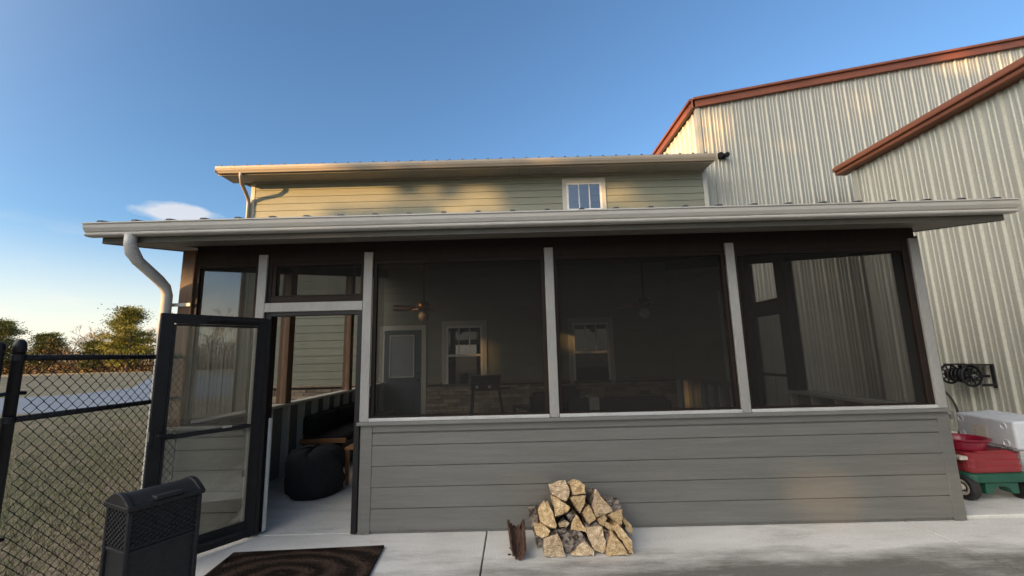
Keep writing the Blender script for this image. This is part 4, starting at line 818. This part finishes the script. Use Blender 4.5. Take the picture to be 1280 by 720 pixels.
th_m = MB(); th_m.box(1.02, 1.16, 6.06, 6.38, .87, .885); th_m.box(1.02, 1.16, 6.05, 6.065, .45, .885); tag(th_m.build('throw_blanket', M['casing'], bevel=.006), 'brown throw draped over the back of the patio sofa', 'blanket')
bs = thing('bench_sofa', 'long black cushioned bench along the left knee wall inside the doorway', 'bench', (-2.7, 7.3, .004))
m = MB(); m.box(-2.98, -2.42, 6.05, 8.6, .02, .34); m.build('base', M['black'], bs, bevel=.01)
for y in (6.06, 6.92, 7.78): m = MB(); m.box(-2.99, -2.40, y, y + .84, .342, .45); m.build('seat_cushion', M['black_cloth'], bs, bevel=.035, seg=3)
for y in (6.06, 6.92, 7.78): m = MB(); m.box(-3.0, -2.84, y + .01, y + .83, .454, .72); m.build('back_cushion', M['black_cloth'], bs, bevel=.04, seg=3)
bx('front_board', M['stool'], bs, -2.99, -2.36, 6.0, 6.04, .36, .42)
ot = MB(); ot.lathe([(.24, .0), (.28, .03), (.30, .10), (.31, .16), (.31, .23), (.312, .30), (.305, .37), (.29, .43), (.24, .485), (.12, .50), (.01, .498)], (-2.31, 5.03, .006), (0, 0, 1), 48)
ot.v = [(x + .022 * math.sin(9 * z + 5 * math.atan2(y - 5.03, x + 2.31)) * (z > .03) + .008 * math.sin(31 * z + 3 * x * 9), y + .016 * math.sin(13 * z + 7 * math.atan2(y - 5.03, x + 2.31)) * (z > .03), z + (.014 * math.sin(6 * math.atan2(y - 5.03, x + 2.31)) if z > .4 else 0)) for x, y, z in ot.v]
o = ot.build('covered_ottoman', M['black_cloth'], smooth=True); tag(o, 'round black fabric-covered ottoman on the floor just inside the open doorway', 'ottoman')
stl = thing('wooden_stool', 'small orange wooden stool half hidden by the door jamb', 'stool', (-1.92, 5.45, .004))
MB().box(-2.09, -1.76, 5.30, 5.62, .41, .44).build('seat', M['stool'], stl, bevel=.005)
for x, y in ((-2.08, 5.31), (-1.81, 5.31), (-2.08, 5.57), (-1.81, 5.57)): MB().box(x, x + .04, y, y + .04, .004, .409).build('leg', M['stool'], stl, bevel=.003)

# ------------------------------------------------------------------ vegetation
def quads(name, C, size, m, parent=None, seed=0, off=(0, 0, 0), flat=0.0, elong=1.0):
    g_ = np.random.default_rng(seed); n = len(C); a = g_.normal(size=(n, 3)); a[:, 2] *= (1 - flat); a /= np.linalg.norm(a, axis=1)[:, None]
    b_ = g_.normal(size=(n, 3)); b_ -= (b_ * a).sum(1)[:, None] * a; b_ /= np.linalg.norm(b_, axis=1)[:, None]
    s1 = size * g_.uniform(.6, 1.4, n)[:, None] / 2; s2 = s1 * g_.uniform(.35, .8, n)[:, None] / elong; C = C - np.array(off)
    V = np.stack([C - a * s1, C + b_ * s2, C + a * s1, C - b_ * s2], 1).reshape(-1, 3)
    me = bpy.data.meshes.new(name); me.vertices.add(4 * n); me.vertices.foreach_set('co', V.ravel()); me.loops.add(4 * n); me.loops.foreach_set('vertex_index', np.arange(4 * n)); me.polygons.add(n); me.polygons.foreach_set('loop_start', np.arange(n) * 4); me.polygons.foreach_set('loop_total', np.full(n, 4)); me.update(); me.validate()
    me.materials.append(m); o = bpy.data.objects.new(name, me); col.objects.link(o)
    if parent: o.parent = parent
    return o
def pine(x, y, h, wd, lab, seed, m='needle', lean=0):
    t = thing('pine_tree', lab, 'tree', (x, y, -.1), 'trees across the field'); g_ = random.Random(seed); ng = np.random.default_rng(seed)
    tr = MB(); tr.tube([(x, y, -.1), (x + .2, y, h * .5), (x + lean, y, h * .92)], [.28, .2, .05], 8); pts = []
    for k in range(40):
        f_ = .16 + .82 * k / 39; z = h * f_; L = wd * min(1.15 - f_, .3 + f_ * 1.2) * g_.uniform(.55, 1.15) * (1.0 if f_ > .5 else .8); a = g_.uniform(0, 6.28)
        e = Vector((x + lean * f_ + L * math.cos(a), y + L * math.sin(a), z + L * .12)); s_ = Vector((x + lean * f_, y, z - .2)); tr.tube([s_, s_.lerp(e, .5), e], [.06, .04, .02], 4)
        for j in range(4):
            c = s_.lerp(e, .4 + .2 * j + g_.uniform(-.06, .06)); r_ = g_.uniform(.5, .95) * wd / 5
            pts.append(np.array(c) + ng.normal(size=(150, 3)) * np.array([r_, r_, r_ * .33]))
    tr.build('trunk', M['trunk'], t); quads('crown', np.concatenate(pts), .27, M[m], t, seed, (x, y, -.1))
def bare(x, y, h, lab, seed):
    t = thing('bare_tree', lab, 'tree', (x, y, -.1), 'trees across the field'); g_ = random.Random(seed); tr = MB(); tw = MB()
    def br(p, d_, L, r_, lv):
        e = p + d_ * L; m_ = tr if lv < 2 else tw
        mid = p.lerp(e, .5) + Vector((g_.uniform(-1, 1), g_.uniform(-1, 1), 0)) * L * .06
        m_.tube([p, mid, e], [r_, r_ * .8, r_ * .55], 5 if lv < 2 else 3, cap=False)
        if lv == 5: return
        for k in range(g_.choice((2, 3, 3)) if lv < 3 else 3):
            q = p.lerp(e, g_.uniform(.55, 1.0)); nd = (d_ + Vector((g_.gauss(0, .5), g_.gauss(0, .5), g_.uniform(-.05, .5)))).normalized(); br(q, nd, L * g_.uniform(.55, .8), max(r_ * .55, .034), lv + 1)
    br(Vector((x, y, -.1)), Vector((0, 0, 1)), h * .36, .22, 0); br(Vector((x, y, h * .15)), Vector((.3, .1, .9)).normalized(), h * .3, .1, 1)
    tr.build('trunk', M['trunk'], t); tw.build('crown', M['twig'], t)
pine(-113, 92, 11.6, 6.5, 'spreading dark pine at the far left edge of the field', 1)
pine(-104.5, 94, 8.6, 4.8, 'lower layered pine right behind the round-topped fence post', 2)
pine(-77, 84, 12.6, 6.2, 'big sunlit yellow-green pine beside the open screen door', 3, 'needle2')
pine(-85, 92, 7.4, 4.5, 'short sunlit bushy pine left of the big yellow-green one', 4, 'needle2')
pine(-92.5, 93, 6.6, 3.6, 'small olive pine among the bare trees over the fence rail', 6, 'needle')
for x, y, h, lab, sd_ in ((-97, 97, 9.5, 'bare reddish tree right of the layered pine', 11), (-91, 98, 9.8, 'bare tree in the middle of the gap above the fence rail', 12), (-88, 96, 8.5, 'bare tree just left of the short bushy pine', 13), (-70, 88, 11, 'bare tree seen through the left side of the door glass', 14), (-65, 90, 12, 'bare tree seen through the middle of the door glass', 15), (-60, 88, 11, 'bare tree seen through the right side of the door glass', 16), (-104, 99, 8, 'bare tree behind the two left-hand pines', 17), (-73, 92, 9, 'bare tree behind the big yellow-green pine', 18), (-56.5, 90, 10.5, 'bare tree seen beside the house downspout', 19), (-94.5, 95, 8.8, 'thin bare tree behind the small olive pine', 20), (-99, 98, 8.6, 'bare tree between the fence post pine and the small olive pine', 21), (-82, 95, 9.2, 'bare tree between the short bushy pine and the big yellow-green one', 22)):
    bare(x, y, h * 1.25, lab, sd_)
ng = np.random.default_rng(8)
n = 60000; u = ng.uniform(0, 1, n); bxp = -150 + 105 * u; top = 6.2 + 1.6 * np.sin(bxp * .35) + .8 * np.sin(bxp * 1.1 + 1); C = np.stack([bxp, 94 + .1 * (bxp + 95) * 0 + ng.normal(0, 1.3, n), -.1 + np.clip(ng.beta(1.1, 1.9, n), 0, 1) * top], 1)
o = quads('brush_thicket', C, .36, M['brush'], seed=9); tag(o, 'brown winter brush along the far side of the field', 'brush', kind='stuff')
# short dormant grass by the fence
n = 85000; gx = -3.1 - ng.gamma(1.6, 3.0, n); gy = ng.uniform(1.5, 16, n); ok = (gx > -16) ; gx, gy = gx[ok], gy[ok]; n = len(gx)
hh = ng.uniform(.03, .085, n); ww = .004; an = ng.uniform(0, 6.28, n); lx, ly = ng.normal(0, .025, n), ng.normal(0, .025, n)
V = np.stack([np.stack([gx - ww * np.cos(an), gy - ww * np.sin(an), np.full(n, -.1)], 1), np.stack([gx + ww * np.cos(an), gy + ww * np.sin(an), np.full(n, -.1)], 1), np.stack([gx + lx, gy + ly, -.1 + hh], 1)], 1).reshape(-1, 3)
me = bpy.data.meshes.new('dormant_grass'); me.vertices.add(3 * n); me.vertices.foreach_set('co', V.ravel()); me.loops.add(3 * n); me.loops.foreach_set('vertex_index', np.arange(3 * n)); me.polygons.add(n); me.polygons.foreach_set('loop_start', np.arange(n) * 3); me.polygons.foreach_set('loop_total', np.full(n, 3)); me.update(); me.validate(); me.materials.append(M['grass'])
o = bpy.data.objects.new('dormant_grass', me); col.objects.link(o); tag(o, 'short dry winter grass behind the chain link fence', 'grass', kind='stuff')

# woodland behind the photographer, between the house and the low sun; its tops dapple the upper walls
ud = Vector((.6, -.8, 0)); vd = Vector((-.8, -.6, 0)); pts = []; wr_ = np.random.default_rng(21)
def wood(u, v, h, w_, n=1500):
    c = ud * u + vd * v
    k = 26
    for i in range(k):
        f_ = (i + .5) / k; r_ = w_ * (.55 + .45 * math.sin(math.pi * min(1, f_ * 1.05)))
        cc = np.array([c.x, c.y, h * (.12 + .88 * f_)]) + wr_.normal(size=3) * np.array([r_ * .5, r_ * .5, h * .02])
        pts.append(cc + wr_.normal(size=(n // k, 3)) * np.array([.8, .8, .6]) * (w_ / 3))
TREES = []
u = -105.0
while u < 14:
    if u < -13: h = 9.5 + wr_.uniform(-1, 1.5)
    elif u < -8.5: h = 12.7 + wr_.uniform(-1.5, 1.2)
    elif u < -4.4: h = 13.9 + wr_.uniform(-1.4, 1.2)
    else: h = 18.6 + wr_.uniform(-1.2, 1.5)
    wood(u, 40 + wr_.uniform(-2, 2), h, 3.0 if u < -8.5 else 1.9 if u < -2.5 else 3.5, 1500 if u < -13 else 5600)
    u += 2.6 if u < -13 else 1.5
low = np.stack([wr_.uniform(-108, 15, 52000), 41 + wr_.normal(0, 1.5, 52000), wr_.uniform(-.1, 7.2, 52000)], 1)
LP = np.outer(low[:, 0], [ud.x, ud.y, 0]) + np.outer(low[:, 1], [vd.x, vd.y, 0]); LP[:, 2] = low[:, 2]
# gaps between the crowns where low sun slips through: (x, y, z it reaches, half width, half height, share of leaves left)
GAPS = [(3.25, 3.89, .26, .55, .30, .16), (2.5, 3.89, .10, .3, .16, .3), (-3.12, 3.9, 1.98, .40, .40, .0), (5.5, 10.3, 7.6, .5, .3, .12), (9.2, 10.3, 8.0, .45, .45, .2), (7.4, 10.3, 6.8, .4, .6, .25), (12.6, 10.3, 8.9, .8, .5, .12), (4.96, 12.0, 7.2, 1.3, 1.1, .0), (7.5, 5.4, 1.6, .45, .7, .14), (-1.2, 10, 5.3, .7, .5, .05), (2.9, 10, 5.2, .6, .4, .05), (-4.2, 10, 5.6, .9, .5, .0), (-6.3, 9.6, 5.6, .8, 1.0, .0), (1.45, 10, 1.75, .42, .30, .0), (2.98, 10, .74, .22, .15, .0), (-.68, 10, 1.45, .25, .5, .0), (-1.62, 7.5, 2.36, .35, .25, .0), (2.1, 10, .66, .3, .12, .0)]
TAN = math.tan(R(SUN_ELEV))
def open_gaps(P):
    pu = P[:, 0] * ud.x + P[:, 1] * ud.y; pv = P[:, 0] * vd.x + P[:, 1] * vd.y; keep = np.ones(len(P), bool)
    for x, y, z, ru, rz_, share in GAPS:
        tu = x * ud.x + y * ud.y; tv = x * vd.x + y * vd.y; zz = P[:, 2] - (pv - tv) * TAN - z
        keep &= ~((((pu - tu) / ru) ** 2 + (zz / rz_) ** 2 < 1) & (wr_.uniform(size=len(P)) > share))
    return P[keep]
o = quads('woodland', open_gaps(np.concatenate(pts)), .5, M['leaf_off'], seed=22); tag(o, 'wood behind the photographer that shades the porch', 'woodland', kind='stuff')
o = quads('undergrowth', open_gaps(LP), .9, M['leaf_off'], seed=23); tag(o, 'undergrowth at the foot of the wood behind the photographer', 'undergrowth', kind='stuff')
